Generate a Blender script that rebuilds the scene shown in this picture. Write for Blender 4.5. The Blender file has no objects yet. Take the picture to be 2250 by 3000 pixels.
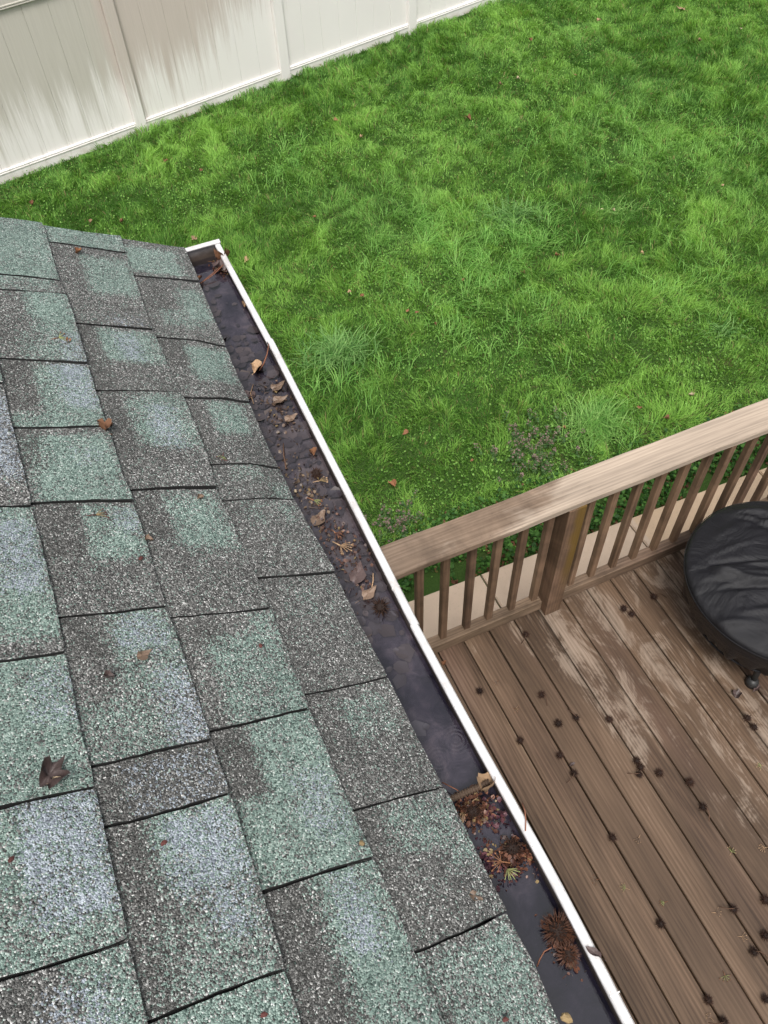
import bpy, bmesh, math, random
import numpy as np
from mathutils import Matrix, Vector, Quaternion

random.seed(7)
rng = np.random.default_rng(11)
scene = bpy.context.scene
COL = scene.collection
R_ = math.radians

# ------------------------------------------------------------------ camera
CAM_R = np.array([[0.9140674855869241, -0.404030759711384, -0.035210467191449026],
                  [-0.34215837550990263, -0.7216439412404602, -0.6017953706529816],
                  [0.21773442047876293, 0.5621291375457929, -0.7978737712575845]])
FOC = 2393.34          # pixels on a 2250 x 3000 picture
CZ = 4.5               # camera height above the lawn
cam = bpy.data.cameras.new('camera')
cam.sensor_fit = 'VERTICAL'
cam.sensor_height = 36.0
cam.sensor_width = 27.0
cam.lens = FOC / 3000 * 36.0
cam.clip_start = 0.05
cam.clip_end = 500
camo = bpy.data.objects.new('camera', cam)
COL.objects.link(camo)
r2, d2, fw = CAM_R
camo.matrix_world = Matrix(((r2[0], -d2[0], -fw[0], 0), (r2[1], -d2[1], -fw[1], 0), (r2[2], -d2[2], -fw[2], CZ), (0, 0, 0, 1)))
scene.camera = camo

# ------------------------------------------------------------------ sky, sun, exposure
SUN_EL, SUN_AZ = R_(62), R_(205)
world = bpy.data.worlds.new('World')
scene.world = world
world.use_nodes = True
wn = world.node_tree
sky = wn.nodes.new('ShaderNodeTexSky')
sky.sky_type = 'NISHITA'
sky.sun_disc = False
sky.sun_elevation = SUN_EL
sky.sun_rotation = SUN_AZ
sky.dust_density = 5.0
sky.air_density = 1.0
sky.ozone_density = 1.0
hs = wn.nodes.new('ShaderNodeHueSaturation')      # an overcast sky: nearly colourless
hs.inputs['Saturation'].default_value = 0.22
bg = wn.nodes['Background']
bg.inputs['Strength'].default_value = 0.115
wn.links.new(sky.outputs[0], hs.inputs['Color'])
wn.links.new(hs.outputs[0], bg.inputs['Color'])
sun = bpy.data.lights.new('sun', 'SUN')
sun.energy = 1.5
sun.angle = R_(18)
sun.color = (1.0, 0.965, 0.91)
suno = bpy.data.objects.new('sun', sun)
COL.objects.link(suno)
sdir = Vector((math.cos(SUN_EL) * math.sin(SUN_AZ), math.cos(SUN_EL) * math.cos(SUN_AZ), math.sin(SUN_EL)))
suno.rotation_euler = sdir.to_track_quat('Z', 'Y').to_euler()
suno.location = (0, 0, 12)
scene.view_settings.view_transform = 'Standard'
scene.view_settings.look = 'None'
scene.view_settings.gamma = 1.0
scene.view_settings.use_curve_mapping = False
scene.view_settings.exposure = 0.72
scene.cycles.max_bounces = 8
scene.cycles.diffuse_bounces = 3
scene.cycles.transparent_max_bounces = 12
scene.cycles.caustics_reflective = False

# ------------------------------------------------------------------ helpers
K = 2250 / 1659.0
def ray(x, y):
    return CAM_R.T @ np.array([(x * K - 1125) / FOC, (y * K - 1500) / FOC, 1.0])
def at(x, y, z):
    """point of the place at height z that lies on the sight line x, y"""
    v = ray(x, y)
    p = v * ((z - CZ) / v[2])
    return Vector((p[0], p[1], z))
def project(P):
    q = (P - np.array([0, 0, CZ])) @ CAM_R.T
    return np.stack([(1125 + FOC * q[:, 0] / q[:, 2]) / K, (1500 + FOC * q[:, 1] / q[:, 2]) / K], 1), q[:, 2]

def link(o, parent=None):
    COL.objects.link(o)
    if parent is not None:
        o.parent = parent
    return o
def empty(name, loc=(0, 0, 0), rz=0.0):
    o = bpy.data.objects.new(name, None)
    o.empty_display_size = 0.05
    o.location = loc
    o.rotation_euler = (0, 0, rz)
    COL.objects.link(o)
    return o
def tag(o, label=None, cat=None, group=None, kind=None):
    if label: o['label'] = label
    if cat: o['category'] = cat
    if group: o['group'] = group
    if kind: o['kind'] = kind
    return o
def mesh_np(name, V, F, mat=None, smooth=False):
    me = bpy.data.meshes.new(name)
    me.from_pydata([tuple(map(float, v)) for v in V], [], [tuple(map(int, f)) for f in F])
    if smooth:
        me.polygons.foreach_set('use_smooth', [True] * len(me.polygons))
    if mat: me.materials.append(mat)
    me.update()
    return me
def obj(name, me, parent=None, loc=None, rot=None):
    o = bpy.data.objects.new(name, me)
    link(o, parent)
    if loc is not None: o.location = loc
    if rot is not None: o.rotation_euler = rot
    return o
def box_mesh(name, sx, sy, sz, mat, bevel=0.003, seg=1, org=(0, 0, 0)):
    bm = bmesh.new()
    bmesh.ops.create_cube(bm, size=1)
    for v in bm.verts:
        v.co = Vector((v.co.x * sx + org[0], v.co.y * sy + org[1], v.co.z * sz + org[2]))
    if bevel:
        bmesh.ops.bevel(bm, geom=list(bm.edges), offset=bevel, segments=seg, affect='EDGES', profile=0.6)
    me = bpy.data.meshes.new(name)
    bm.to_mesh(me); bm.free()
    me.materials.append(mat)
    return me
def box(name, x0, x1, y0, y1, z0, z1, mat, parent=None, bevel=0.003, seg=1):
    me = box_mesh(name, x1 - x0, y1 - y0, z1 - z0, mat, bevel, seg)
    return obj(name, me, parent, ((x0 + x1) / 2, (y0 + y1) / 2, (z0 + z1) / 2))
def tube_vf(pts, rad, n=6, cap=True):
    pts = [Vector(p) for p in pts]
    if not hasattr(rad, '__len__'): rad = [rad] * len(pts)
    V, F = [], []
    for i, p in enumerate(pts):
        t = (pts[min(i + 1, len(pts) - 1)] - pts[max(i - 1, 0)]).normalized()
        a = t.orthogonal().normalized() if i == 0 else (prev - t * prev.dot(t)).normalized()
        prev = a
        b = t.cross(a)
        for j in range(n):
            w = 2 * math.pi * j / n
            V.append(p + (a * math.cos(w) + b * math.sin(w)) * rad[i])
    for i in range(len(pts) - 1):
        for j in range(n):
            F.append((i * n + j, i * n + (j + 1) % n, (i + 1) * n + (j + 1) % n, (i + 1) * n + j))
    if cap:
        F.append(tuple(range(n))[::-1]); F.append(tuple(range((len(pts) - 1) * n, len(pts) * n)))
    return V, F
def join_vf(*parts):
    V, F = [], []
    for v, f in parts:
        o = len(V); V += list(v); F += [tuple(i + o for i in q) for q in f]
    return V, F

def vnoise(x, y, scale, seed, octaves=3):
    """value noise in 0..1 for numpy arrays"""
    out = np.zeros_like(x, dtype=float); amp, tot = 1.0, 0.0
    for o in range(octaves):
        r = np.random.default_rng(seed + o * 17).random((64, 64))
        u, v = x * scale * 2 ** o, y * scale * 2 ** o
        iu, iv = np.floor(u).astype(int), np.floor(v).astype(int)
        fu, fv = u - iu, v - iv
        fu = fu * fu * (3 - 2 * fu); fv = fv * fv * (3 - 2 * fv)
        a = r[iu % 64, iv % 64]; b = r[(iu + 1) % 64, iv % 64]; c = r[iu % 64, (iv + 1) % 64]; d = r[(iu + 1) % 64, (iv + 1) % 64]
        out += amp * ((a * (1 - fu) + b * fu) * (1 - fv) + (c * (1 - fu) + d * fu) * fv)
        tot += amp; amp *= 0.5
    return out / tot

# ------------------------------------------------------------------ material helper
class Mat:
    def __init__(self, name, base=(0.5, 0.5, 0.5), rough=0.7, spec=0.5):
        self.m = bpy.data.materials.new(name); self.m.use_nodes = True
        self.nt = self.m.node_tree
        self.b = self.nt.nodes['Principled BSDF']
        self.b.inputs['Base Color'].default_value = (*base, 1)
        self.b.inputs['Roughness'].default_value = rough
        self.b.inputs['Specular IOR Level'].default_value = spec
        self._pos = None
    def n(self, t, **kw):
        nd = self.nt.nodes.new('ShaderNode' + t)
        for k, v in kw.items():
            if k in nd.inputs: nd.inputs[k].default_value = v
            else: setattr(nd, k, v)
        return nd
    def l(self, a, b): self.nt.links.new(a, b)
    def pos(self):
        if self._pos is None: self._pos = self.n('NewGeometry').outputs['Position']
        return self._pos
    def rnd(self): return self.n('ObjectInfo').outputs['Random']
    def mapping(self, vec, scale=(1, 1, 1), loc=(0, 0, 0)):
        m = self.n('Mapping'); m.inputs['Scale'].default_value = scale; m.inputs['Location'].default_value = loc
        self.l(vec, m.inputs['Vector']); return m.outputs[0]
    def noise(self, vec, scale=5.0, detail=4.0, rough=0.55, dist=0.0):
        t = self.n('TexNoise'); t.inputs['Scale'].default_value = scale; t.inputs['Detail'].default_value = detail
        t.inputs['Roughness'].default_value = rough; t.inputs['Distortion'].default_value = dist
        self.l(vec, t.inputs['Vector']); return t.outputs['Fac']
    def voronoi(self, vec, scale, feature='F1'):
        t = self.n('TexVoronoi'); t.feature = feature; t.inputs['Scale'].default_value = scale
        self.l(vec, t.inputs['Vector']); return t
    def math(self, op, a, b=None, c=None, clamp=False):
        m = self.n('Math'); m.operation = op; m.use_clamp = clamp
        for i, v in enumerate((a, b, c)):
            if v is None: continue
            if hasattr(v, 'is_output'): self.l(v, m.inputs[i])
            else: m.inputs[i].default_value = v
        return m.outputs[0]
    def ramp(self, fac, stops, interp='LINEAR'):
        r = self.n('ValToRGB'); r.color_ramp.interpolation = interp
        e = r.color_ramp.elements
        while len(e) < len(stops): e.new(0.5)
        for el, (p, c) in zip(e, stops):
            el.position = p; el.color = (*c, 1) if len(c) == 3 else c
        self.l(fac, r.inputs[0]); return r.outputs[0]
    def step(self, v, lo, hi):
        m = self.n('MapRange'); m.interpolation_type = 'SMOOTHSTEP'
        m.inputs['From Min'].default_value = lo; m.inputs['From Max'].default_value = hi
        self.l(v, m.inputs['Value']); return m.outputs[0]
    def mix(self, fac, a, b, mode='MIX'):
        m = self.n('Mix'); m.data_type = 'RGBA'; m.blend_type = mode
        for s, v in ((m.inputs[0], fac), (m.inputs[6], a), (m.inputs[7], b)):
            if hasattr(v, 'is_output'): self.l(v, s)
            elif hasattr(v, '__len__'): s.default_value = (*v, 1)
            else: s.default_value = v
        return m.outputs[2]
    def color(self, c): self.l(c, self.b.inputs['Base Color'])
    def roughness(self, r): self.l(r, self.b.inputs['Roughness'])
    def bump(self, h, strength=0.5, dist=0.002):
        b = self.n('Bump'); b.inputs['Strength'].default_value = strength; b.inputs['Distance'].default_value = dist
        self.l(h, b.inputs['Height']); self.l(b.outputs[0], self.b.inputs['Normal']); return b
    def sepxyz(self, v):
        s = self.n('SeparateXYZ'); self.l(v, s.inputs[0]); return s.outputs
    def combine(self, x, y, z):
        c = self.n('CombineXYZ')
        for i, v in enumerate((x, y, z)):
            if hasattr(v, 'is_output'): self.l(v, c.inputs[i])
            else: c.inputs[i].default_value = v
        return c.outputs[0]

# ------------------------------------------------------------------ materials
def mat_shingle():
    M = Mat('shingle_granules', rough=0.8, spec=0.35)
    P = M.pos()
    a = M.n('Attribute'); a.attribute_name = 'tone'
    s = M.n('SeparateColor'); M.l(a.outputs['Color'], s.inputs[0])
    v = M.voronoi(P, 530)
    c = M.n('SeparateColor'); M.l(v.outputs['Color'], c.inputs[0])
    wob = M.math('ADD', M.math('MULTIPLY_ADD', M.noise(P, 60, 4, 0.65), 2.4, -1.2), M.math('MULTIPLY_ADD', M.noise(P, 17, 3, 0.6), 2.6, -1.3))
    def pick(rand, w, thr=1.0):
        w2 = M.math('ADD', w, M.math('MULTIPLY', wob, M.math('MULTIPLY', w, M.math('SUBTRACT', 1.3, w))))
        return M.math('LESS_THAN', rand, w2)
    gray = M.ramp(c.outputs[0], [(0, (0.022, 0.022, 0.022)), (0.45, (0.095, 0.094, 0.090)), (0.8, (0.19, 0.188, 0.18)), (0.93, (0.30, 0.297, 0.287)), (1, (0.62, 0.615, 0.60))])
    green = M.ramp(c.outputs[2], [(0, (0.035, 0.055, 0.048)), (0.4, (0.15, 0.215, 0.188)), (0.8, (0.26, 0.345, 0.303)), (0.95, (0.37, 0.45, 0.405)), (1, (0.60, 0.64, 0.61))])
    blue = M.ramp(c.outputs[0], [(0, (0.11, 0.125, 0.15)), (0.5, (0.27, 0.305, 0.35)), (1, (0.46, 0.51, 0.56))])
    dark = M.ramp(c.outputs[2], [(0, (0.02, 0.02, 0.019)), (0.6, (0.075, 0.074, 0.070)), (0.93, (0.13, 0.128, 0.122)), (1, (0.42, 0.415, 0.40))])
    w2 = M.voronoi(M.mapping(P, loc=(3.1, 7.7, 1.3)), 530)
    c2 = M.n('SeparateColor'); M.l(w2.outputs['Color'], c2.inputs[0])
    col = M.mix(pick(c.outputs[1], s.outputs[0]), gray, green)
    col = M.mix(pick(c2.outputs[0], s.outputs[2]), col, blue)
    col = M.mix(pick(c2.outputs[1], s.outputs[1]), col, dark)
    big = M.math('MULTIPLY_ADD', M.noise(P, 9, 3), 0.5, 0.75)
    col = M.mix(1.0, col, M.combine(big, big, big), 'MULTIPLY')
    M.color(col)
    M.roughness(M.math('MULTIPLY_ADD', c2.outputs[2], 0.35, 0.5))
    h = M.math('SUBTRACT', 1.0, M.math('MULTIPLY', v.outputs['Distance'], 1.0))
    hh = M.math('ADD', h, M.math('MULTIPLY', c.outputs[1], 0.8))
    M.bump(hh, 0.85, 0.0018)
    return M.m

WV = 0.14
def mat_wood(name, dark, mid, light, dry=None, drycol=(0.42, 0.33, 0.26), axis='Y', wetrough=0.55):
    """weathered lumber: grain along one axis, knots, damp and dry patches"""
    M = Mat(name, rough=0.7, spec=0.3)
    P = M.pos()
    rn = M.rnd()
    off = M.combine(M.math('MULTIPLY', rn, 37.0), M.math('MULTIPLY', rn, 91.0), M.math('MULTIPLY', rn, 53.0))
    va = M.n('VectorMath'); va.operation = 'ADD'; M.l(P, va.inputs[0]); M.l(off, va.inputs[1])
    Q = va.outputs[0]
    sc = {'Y': (1, 0.045, 1), 'X': (0.045, 1, 1), 'Z': (1, 1, 0.045)}[axis]
    sc2 = {'Y': (1, 0.16, 1), 'X': (0.16, 1, 1), 'Z': (1, 1, 0.16)}[axis]
    warp = M.noise(M.mapping(Q, sc2), 7, 2)
    g1 = M.math('ADD', M.math('MULTIPLY', M.noise(M.mapping(Q, sc), 75, 5, 0.65, 0.6), 0.62), M.math('MULTIPLY', M.noise(M.mapping(Q, tuple(0.5 * c if c < 1 else c for c in sc)), 230, 3, 0.6), 0.40))
    w = M.n('TexWave'); w.wave_type = 'BANDS'; w.bands_direction = {'Y': 'X', 'X': 'Y', 'Z': 'X'}[axis]
    w.inputs['Scale'].default_value = 17; w.inputs['Distortion'].default_value = 9.0; w.inputs['Detail'].default_value = 3
    w.inputs['Detail Scale'].default_value = 1.2; w.inputs['Detail Roughness'].default_value = 0.6
    M.l(M.mapping(Q, sc), w.inputs['Vector'])
    g = M.math('ADD', M.math('MULTIPLY', w.outputs['Fac'], WV), M.math('ADD', M.math('MULTIPLY', g1, 0.75), M.math('MULTIPLY_ADD', warp, 0.7, -0.36)))
    col = M.ramp(g, [(0.25, dark), (0.5, mid), (0.78, light)])
    flat = M.math('MULTIPLY', M.math('SUBTRACT', 1.0, M.math('FRACT', M.math('MULTIPLY', rn, 7.31))), 0.5)
    col = M.mix(flat, col, mid)
    tint = M.math('MULTIPLY_ADD', rn, 0.36, 0.82)
    col = M.mix(1.0, col, M.combine(tint, tint, tint), 'MULTIPLY')
    hueshift = M.noise(M.mapping(Q, sc2), 3.0, 2)
    col = M.mix(M.step(hueshift, 0.5, 0.8), col, M.mix(1.0, col, (0.98, 0.93, 1.02), 'MULTIPLY'))
    sn = M.math('MULTIPLY_ADD', M.step(M.noise(M.mapping(P, sc2 if axis == 'Y' else (1, 1, 1)), 3.5, 6, 0.65, 0.5), 0.35, 0.65), 0.5, 0.68)
    col = M.mix(1.0, col, M.combine(sn, sn, sn), 'MULTIPLY')
    spots = M.step(M.noise(P, 150, 2), 0.70, 0.76)
    col = M.mix(M.math('MULTIPLY', spots, 0.55), col, (0.03, 0.022, 0.016))
    kv = M.voronoi(M.mapping(Q, {'Y': (1, 0.45, 1), 'X': (0.45, 1, 1), 'Z': (1, 1, 0.45)}[axis]), 3.2)
    knot = M.math('MULTIPLY', M.step(kv.outputs['Distance'], 0.055, 0.02), 0.7)
    col = M.mix(knot, col, (0.045, 0.025, 0.014))
    if dry is not None:
        d = dry(M, P, g, rn)
        col = M.mix(d, col, M.mix(1.0, M.ramp(g, [(0.25, tuple(c * 0.58 for c in drycol)), (0.75, tuple(c * 1.18 for c in drycol))]), (1, 1, 1), 'MULTIPLY'))
        M.roughness(M.math('MULTIPLY_ADD', d, 0.85 - wetrough, wetrough))
    M.color(col)
    M.bump(g, 0.28, 0.0016)
    return M.m

def deck_dry(M, P, g, rn):
    x, y, z = M.sepxyz(P)
    n1 = M.noise(M.mapping(P, (1, 0.45, 1)), 9.0, 9, 0.70, 0.8)
    n2 = M.noise(M.mapping(P, (1, 0.6, 1), (4, 1, 0)), 2.6, 3, 0.5)
    # the boards dry first away from the dripping eave
    zone = M.math('MULTIPLY', M.step(M.math('ADD', x, M.math('MULTIPLY', y, 0.30)), 1.25, 1.95), M.math('MULTIPLY_ADD', M.step(y, -0.2, 0.7), 0.55, 0.45))
    v = M.math('ADD', M.math('MULTIPLY_ADD', n1, 1.1, -0.05), M.math('MULTIPLY_ADD', zone, 0.30, -0.27))
    v = M.math('ADD', v, M.math('MULTIPLY_ADD', n2, 0.5, -0.25))
    v = M.math('ADD', v, M.math('MULTIPLY_ADD', g, 0.30, -0.15))
    v = M.math('ADD', v, M.math('MULTIPLY_ADD', rn, 0.14, -0.07))
    return M.math('MULTIPLY', M.step(v, 0.43, 0.62), 0.66)
def cap_dry(M, P, g, rn):
    x, y, z = M.sepxyz(P)
    n1 = M.noise(M.mapping(P, (0.5, 1, 1)), 5.0, 5, 0.6, 0.3)
    v = M.math('ADD', n1, M.math('MULTIPLY_ADD', M.step(x, 0.9, 1.7), 0.42, -0.20))
    v = M.math('ADD', v, M.math('MULTIPLY_ADD', g, 0.2, -0.1))
    return M.math('MULTIPLY', M.step(v, 0.40, 0.62), 0.95)

m_shingle = mat_shingle()
m_deck = mat_wood('damp_deck_wood', (0.050, 0.030, 0.018), (0.130, 0.083, 0.053), (0.225, 0.155, 0.106), deck_dry, (0.345, 0.268, 0.208), 'Y')
m_cap = mat_wood('weathered_rail_wood', (0.12, 0.082, 0.056), (0.22, 0.158, 0.113), (0.32, 0.245, 0.185), cap_dry, (0.46, 0.37, 0.29), 'X')
m_rail = mat_wood('rail_wood', (0.09, 0.058, 0.036), (0.195, 0.135, 0.090), (0.31, 0.225, 0.16), None, axis='X')
m_bal = mat_wood('baluster_wood', (0.070, 0.040, 0.023), (0.170, 0.106, 0.066), (0.28, 0.19, 0.125), None, axis='Z')

def mat_post():
    m = m_bal.copy(); m.name = 'algae_stained_post_wood'
    nt = m.node_tree; b = nt.nodes['Principled BSDF']
    src = b.inputs['Base Color'].links[0].from_socket
    geo = nt.nodes.new('ShaderNodeNewGeometry'); sx = nt.nodes.new('ShaderNodeSeparateXYZ'); nt.links.new(geo.outputs['Position'], sx.inputs[0])
    no = nt.nodes.new('ShaderNodeTexNoise'); no.inputs['Scale'].default_value = 9
    nt.links.new(geo.outputs['Position'], no.inputs['Vector'])
    ad = nt.nodes.new('ShaderNodeMath'); ad.operation = 'MULTIPLY_ADD'; ad.inputs[1].default_value = 0.05
    nt.links.new(no.outputs['Fac'], ad.inputs[0]); nt.links.new(sx.outputs[0], ad.inputs[2])
    mr = nt.nodes.new('ShaderNodeMapRange'); mr.interpolation_type = 'SMOOTHSTEP'
    mr.inputs['From Min'].default_value = 1.535; mr.inputs['From Max'].default_value = 1.575
    nt.links.new(ad.outputs[0], mr.inputs['Value'])
    mz = nt.nodes.new('ShaderNodeMapRange'); mz.interpolation_type = 'SMOOTHSTEP'
    mz.inputs['From Min'].default_value = 0.95; mz.inputs['From Max'].default_value = 1.35
    nt.links.new(sx.outputs[2], mz.inputs['Value'])
    mu = nt.nodes.new('ShaderNodeMath'); mu.operation = 'MULTIPLY'; nt.links.new(mr.outputs[0], mu.inputs[0]); nt.links.new(mz.outputs[0], mu.inputs[1])
    mu2 = nt.nodes.new('ShaderNodeMath'); mu2.operation = 'MULTIPLY'; mu2.inputs[1].default_value = 0.75; nt.links.new(mu.outputs[0], mu2.inputs[0])
    mx = nt.nodes.new('ShaderNodeMix'); mx.data_type = 'RGBA'
    mx.inputs[7].default_value = (0.145, 0.085, 0.012, 1)
    nt.links.new(mu2.outputs[0], mx.inputs[0]); nt.links.new(src, mx.inputs[6]); nt.links.new(mx.outputs[2], b.inputs['Base Color'])
    return m
m_post = mat_post()

def mat_gutter():
    M = Mat('white_gutter_paint', (0.80, 0.79, 0.79), 0.42, 0.45)
    P = M.pos()
    n = M.noise(P, 14, 5, 0.7)
    sp = M.step(M.noise(P, 260, 2), 0.66, 0.73)
    c = M.mix(M.step(n, 0.42, 0.75), (0.66, 0.65, 0.655), (0.47, 0.45, 0.44))
    c = M.mix(M.math('MULTIPLY', sp, 0.5), c, (0.30, 0.26, 0.23))
    gr = M.math('MULTIPLY', M.step(M.noise(M.mapping(P, (1, 0.25, 1)), 45, 6, 0.75), 0.50, 0.72), 0.45)
    c = M.mix(gr, c, (0.36, 0.31, 0.27))
    M.color(c); M.bump(M.noise(P, 40, 2), 0.12, 0.003)
    return M.m
def mat_gutter_inside():
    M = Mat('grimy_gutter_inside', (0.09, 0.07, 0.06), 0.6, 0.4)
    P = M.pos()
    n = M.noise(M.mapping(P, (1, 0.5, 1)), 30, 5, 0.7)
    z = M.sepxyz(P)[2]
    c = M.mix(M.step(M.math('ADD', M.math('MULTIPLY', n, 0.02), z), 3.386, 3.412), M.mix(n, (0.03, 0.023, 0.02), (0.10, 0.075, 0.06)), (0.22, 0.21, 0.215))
    M.color(c); return M.m
def mat_mud():
    M = Mat('gutter_sediment', (0.07, 0.05, 0.045), 0.9, 0.2)
    P = M.pos()
    n1 = M.noise(P, 26, 6, 0.7, 0.8); n2 = M.noise(M.mapping(P, (1, 0.6, 1), (5, 2, 1)), 9, 4)
    c = M.ramp(n1, [(0.3, (0.03, 0.026, 0.034)), (0.5, (0.080, 0.067, 0.078)), (0.62, (0.13, 0.104, 0.108)), (0.8, (0.20, 0.155, 0.145))])
    c = M.mix(M.step(n2, 0.42, 0.58), c, M.mix(1.0, c, (0.26, 0.26, 0.36), 'MULTIPLY'))
    c = M.mix(M.math('MULTIPLY', M.step(M.sepxyz(P)[1], 0.42, 0.25), 0.6), c, M.mix(1.0, c, (0.35, 0.37, 0.48), 'MULTIPLY'))  # uneven water reflection put into the mud colour: dark patches, darker near end
    # a paler silted stretch in the middle of the run
    y = M.sepxyz(P)[1]
    silt = M.math('MULTIPLY', M.step(y, 0.55, 0.75), M.step(y, 1.18, 1.0))
    c = M.mix(M.math('MULTIPLY', silt, M.step(n2, 0.35, 0.6)), c, M.mix(n1, (0.07, 0.056, 0.054), (0.23, 0.18, 0.16)))
    M.color(c); M.bump(n1, 0.6, 0.006); return M.m
def mat_water():
    M = Mat('standing_water')
    nt = M.nt; nt.nodes.remove(M.b)
    out = nt.nodes['Material Output']
    P = M.pos()
    tr = M.n('BsdfTransparent'); tr.inputs[0].default_value = (0.80, 0.80, 0.88, 1)
    gl = M.n('BsdfGlossy'); gl.inputs['Roughness'].default_value = 0.03; gl.inputs[0].default_value = (1, 1, 1, 1)
    fr = M.n('Fresnel'); fr.inputs[0].default_value = 1.58
    h = M.math('MULTIPLY', M.noise(M.mapping(P, (1, 0.7, 1)), 22, 3, 0.5), 0.6)
    for (cx, cy, rad) in RIPPLES:
        d = M.n('VectorMath'); d.operation = 'DISTANCE'; M.l(P, d.inputs[0]); d.inputs[1].default_value = (cx, cy, WZ)
        wv = M.math('SINE', M.math('MULTIPLY', d.outputs['Value'], 2 * math.pi / 0.0055))
        env = M.step(d.outputs['Value'], rad, rad * 0.55)
        h = M.math('ADD', h, M.math('MULTIPLY', M.math('MULTIPLY', wv, env), 0.10))
    b = M.n('Bump'); b.inputs['Strength'].default_value = 0.35; b.inputs['Distance'].default_value = 0.003
    M.l(h, b.inputs['Height']); M.l(b.outputs[0], gl.inputs['Normal']); M.l(b.outputs[0], fr.inputs['Normal'])
    mx = M.n('MixShader'); M.l(M.math('MULTIPLY', fr.outputs[0], 1.3), mx.inputs[0]); M.l(tr.outputs[0], mx.inputs[1]); M.l(gl.outputs[0], mx.inputs[2])
    M.l(mx.outputs[0], out.inputs[0])
    return M.m

WZ = CZ - 1.0995 - 0.031          # water level in the gutter
_r1, _r2, _r3 = at(948, 1640, WZ), at(985, 1600, WZ), at(1040, 1690, WZ)
RIPPLES = [(_r1.x, _r1.y, 0.026), (_r2.x, _r2.y, 0.030)]
m_gutter, m_gut_in, m_mud, m_water = mat_gutter(), mat_gutter_inside(), mat_mud(), mat_water()

def mat_fence(root):
    M = Mat('stained_white_vinyl', (0.78, 0.77, 0.75), 0.5, 0.4)
    tc = M.n('TexCoord'); tc.object = root
    Q = tc.outputs['Object']
    s, yy, z = M.sepxyz(Q)
    streak = M.noise(M.mapping(Q, (1, 0.2, 0.055)), 11, 5, 0.68)
    fine = M.noise(M.mapping(Q, (1, 0.2, 0.03)), 60, 5, 0.75)
    st = M.math('ADD', M.math('MULTIPLY', streak, 0.70), M.math('MULTIPLY', fine, 0.42))
    # washed down from the top: heavier with height, mostly on the panels to the west
    hgt = M.math('MULTIPLY_ADD', M.step(z, 0.10, 1.25), 0.40, -0.18)
    side = M.math('MULTIPLY_ADD', M.step(s, 3.6, 2.1), 0.32, -0.28)
    v = M.math('ADD', st, M.math('ADD', hgt, side))
    amt = M.step(v, 0.38, 0.68)
    green = M.mix(fine, (0.34, 0.315, 0.265), (0.54, 0.51, 0.45))
    brown = M.mix(fine, (0.38, 0.315, 0.27), (0.55, 0.475, 0.425))
    stain = M.mix(M.step(M.math('ADD', s, M.math('MULTIPLY', streak, 0.8)), 1.7, 2.0), green, brown)
    base = M.mix(M.noise(Q, 2.0, 3), (0.73, 0.70, 0.675), (0.79, 0.76, 0.735))
    col = M.mix(M.math('MULTIPLY', amt, 0.85), base, stain)
    low = M.math('MULTIPLY', M.step(z, 0.12, 0.0), M.step(M.noise(M.mapping(Q, (1, 1, 2)), 9, 4), 0.35, 0.7))
    col = M.mix(M.math('MULTIPLY', low, 0.55), col, (0.46, 0.40, 0.31))
    M.color(col); M.bump(M.noise(Q, 60, 2), 0.05, 0.001)
    return M.m

def mat_attr(name, rough=0.6, transl=0.35, attr='tint', spec=0.3):
    M = Mat(name, rough=rough, spec=spec)
    a = M.n('Attribute'); a.attribute_name = attr
    M.color(a.outputs['Color'])
    if transl:
        t = M.n('BsdfTranslucent'); M.l(M.mix(1.0, a.outputs['Color'], (1.15, 1.25, 0.6), 'MULTIPLY'), t.inputs[0])
        mx = M.n('MixShader'); mx.inputs[0].default_value = transl
        M.l(M.b.outputs[0], mx.inputs[1]); M.l(t.outputs[0], mx.inputs[2])
        M.l(mx.outputs[0], M.nt.nodes['Material Output'].inputs[0])
    return M.m
m_grass = mat_attr('grass_blade')
def mat_soil():
    M = Mat('lawn_soil', rough=0.95, spec=0.1)
    P = M.pos()
    n = M.noise(P, 2.2, 5, 0.6); f = M.noise(P, 60, 4, 0.7)
    c = M.mix(f, (0.025, 0.055, 0.012), (0.065, 0.12, 0.028))
    c = M.mix(M.step(n, 0.55, 0.75), c, M.mix(f, (0.03, 0.035, 0.012), (0.10, 0.095, 0.045)))
    M.color(c); M.bump(f, 0.8, 0.02); return M.m
m_soil = mat_soil()
def mat_concrete():
    M = Mat('beige_concrete', rough=0.85, spec=0.25)
    P = M.pos()
    n = M.noise(P, 6, 6, 0.65); f = M.noise(P, 180, 3, 0.7); sp = M.step(M.noise(P, 90, 2), 0.63, 0.72)
    c = M.mix(n, (0.45, 0.335, 0.245), (0.62, 0.48, 0.36))
    c = M.mix(M.math('MULTIPLY', f, 0.5), c, (0.66, 0.53, 0.41))
    c = M.mix(M.math('MULTIPLY', sp, 0.35), c, (0.30, 0.24, 0.18))
    x = M.sepxyz(P)[0]
    c = M.mix(M.math('MULTIPLY', M.step(x, 2.7, 2.72), 0.55), c, M.mix(1.0, c, (0.98, 0.90, 0.74), 'MULTIPLY'))
    M.color(c); M.bump(f, 0.4, 0.003); return M.m
m_conc = mat_concrete()
def mat_plain(name, base, var=0.3, scale=60, rough=0.75, spec=0.3, bump=0.3):
    M = Mat(name, base, rough, spec)
    tc = M.n('TexCoord').outputs['Object']
    n = M.noise(tc, scale, 4, 0.6)
    r = M.rnd()
    k = M.math('MULTIPLY', M.math('MULTIPLY_ADD', n, 2 * var, 1 - var), M.math('MULTIPLY_ADD', r, 0.5, 0.75))
    M.color(M.mix(1.0, base, M.combine(k, k, k), 'MULTIPLY'))
    if bump: M.bump(n, bump, 0.002)
    return M.m
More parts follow.
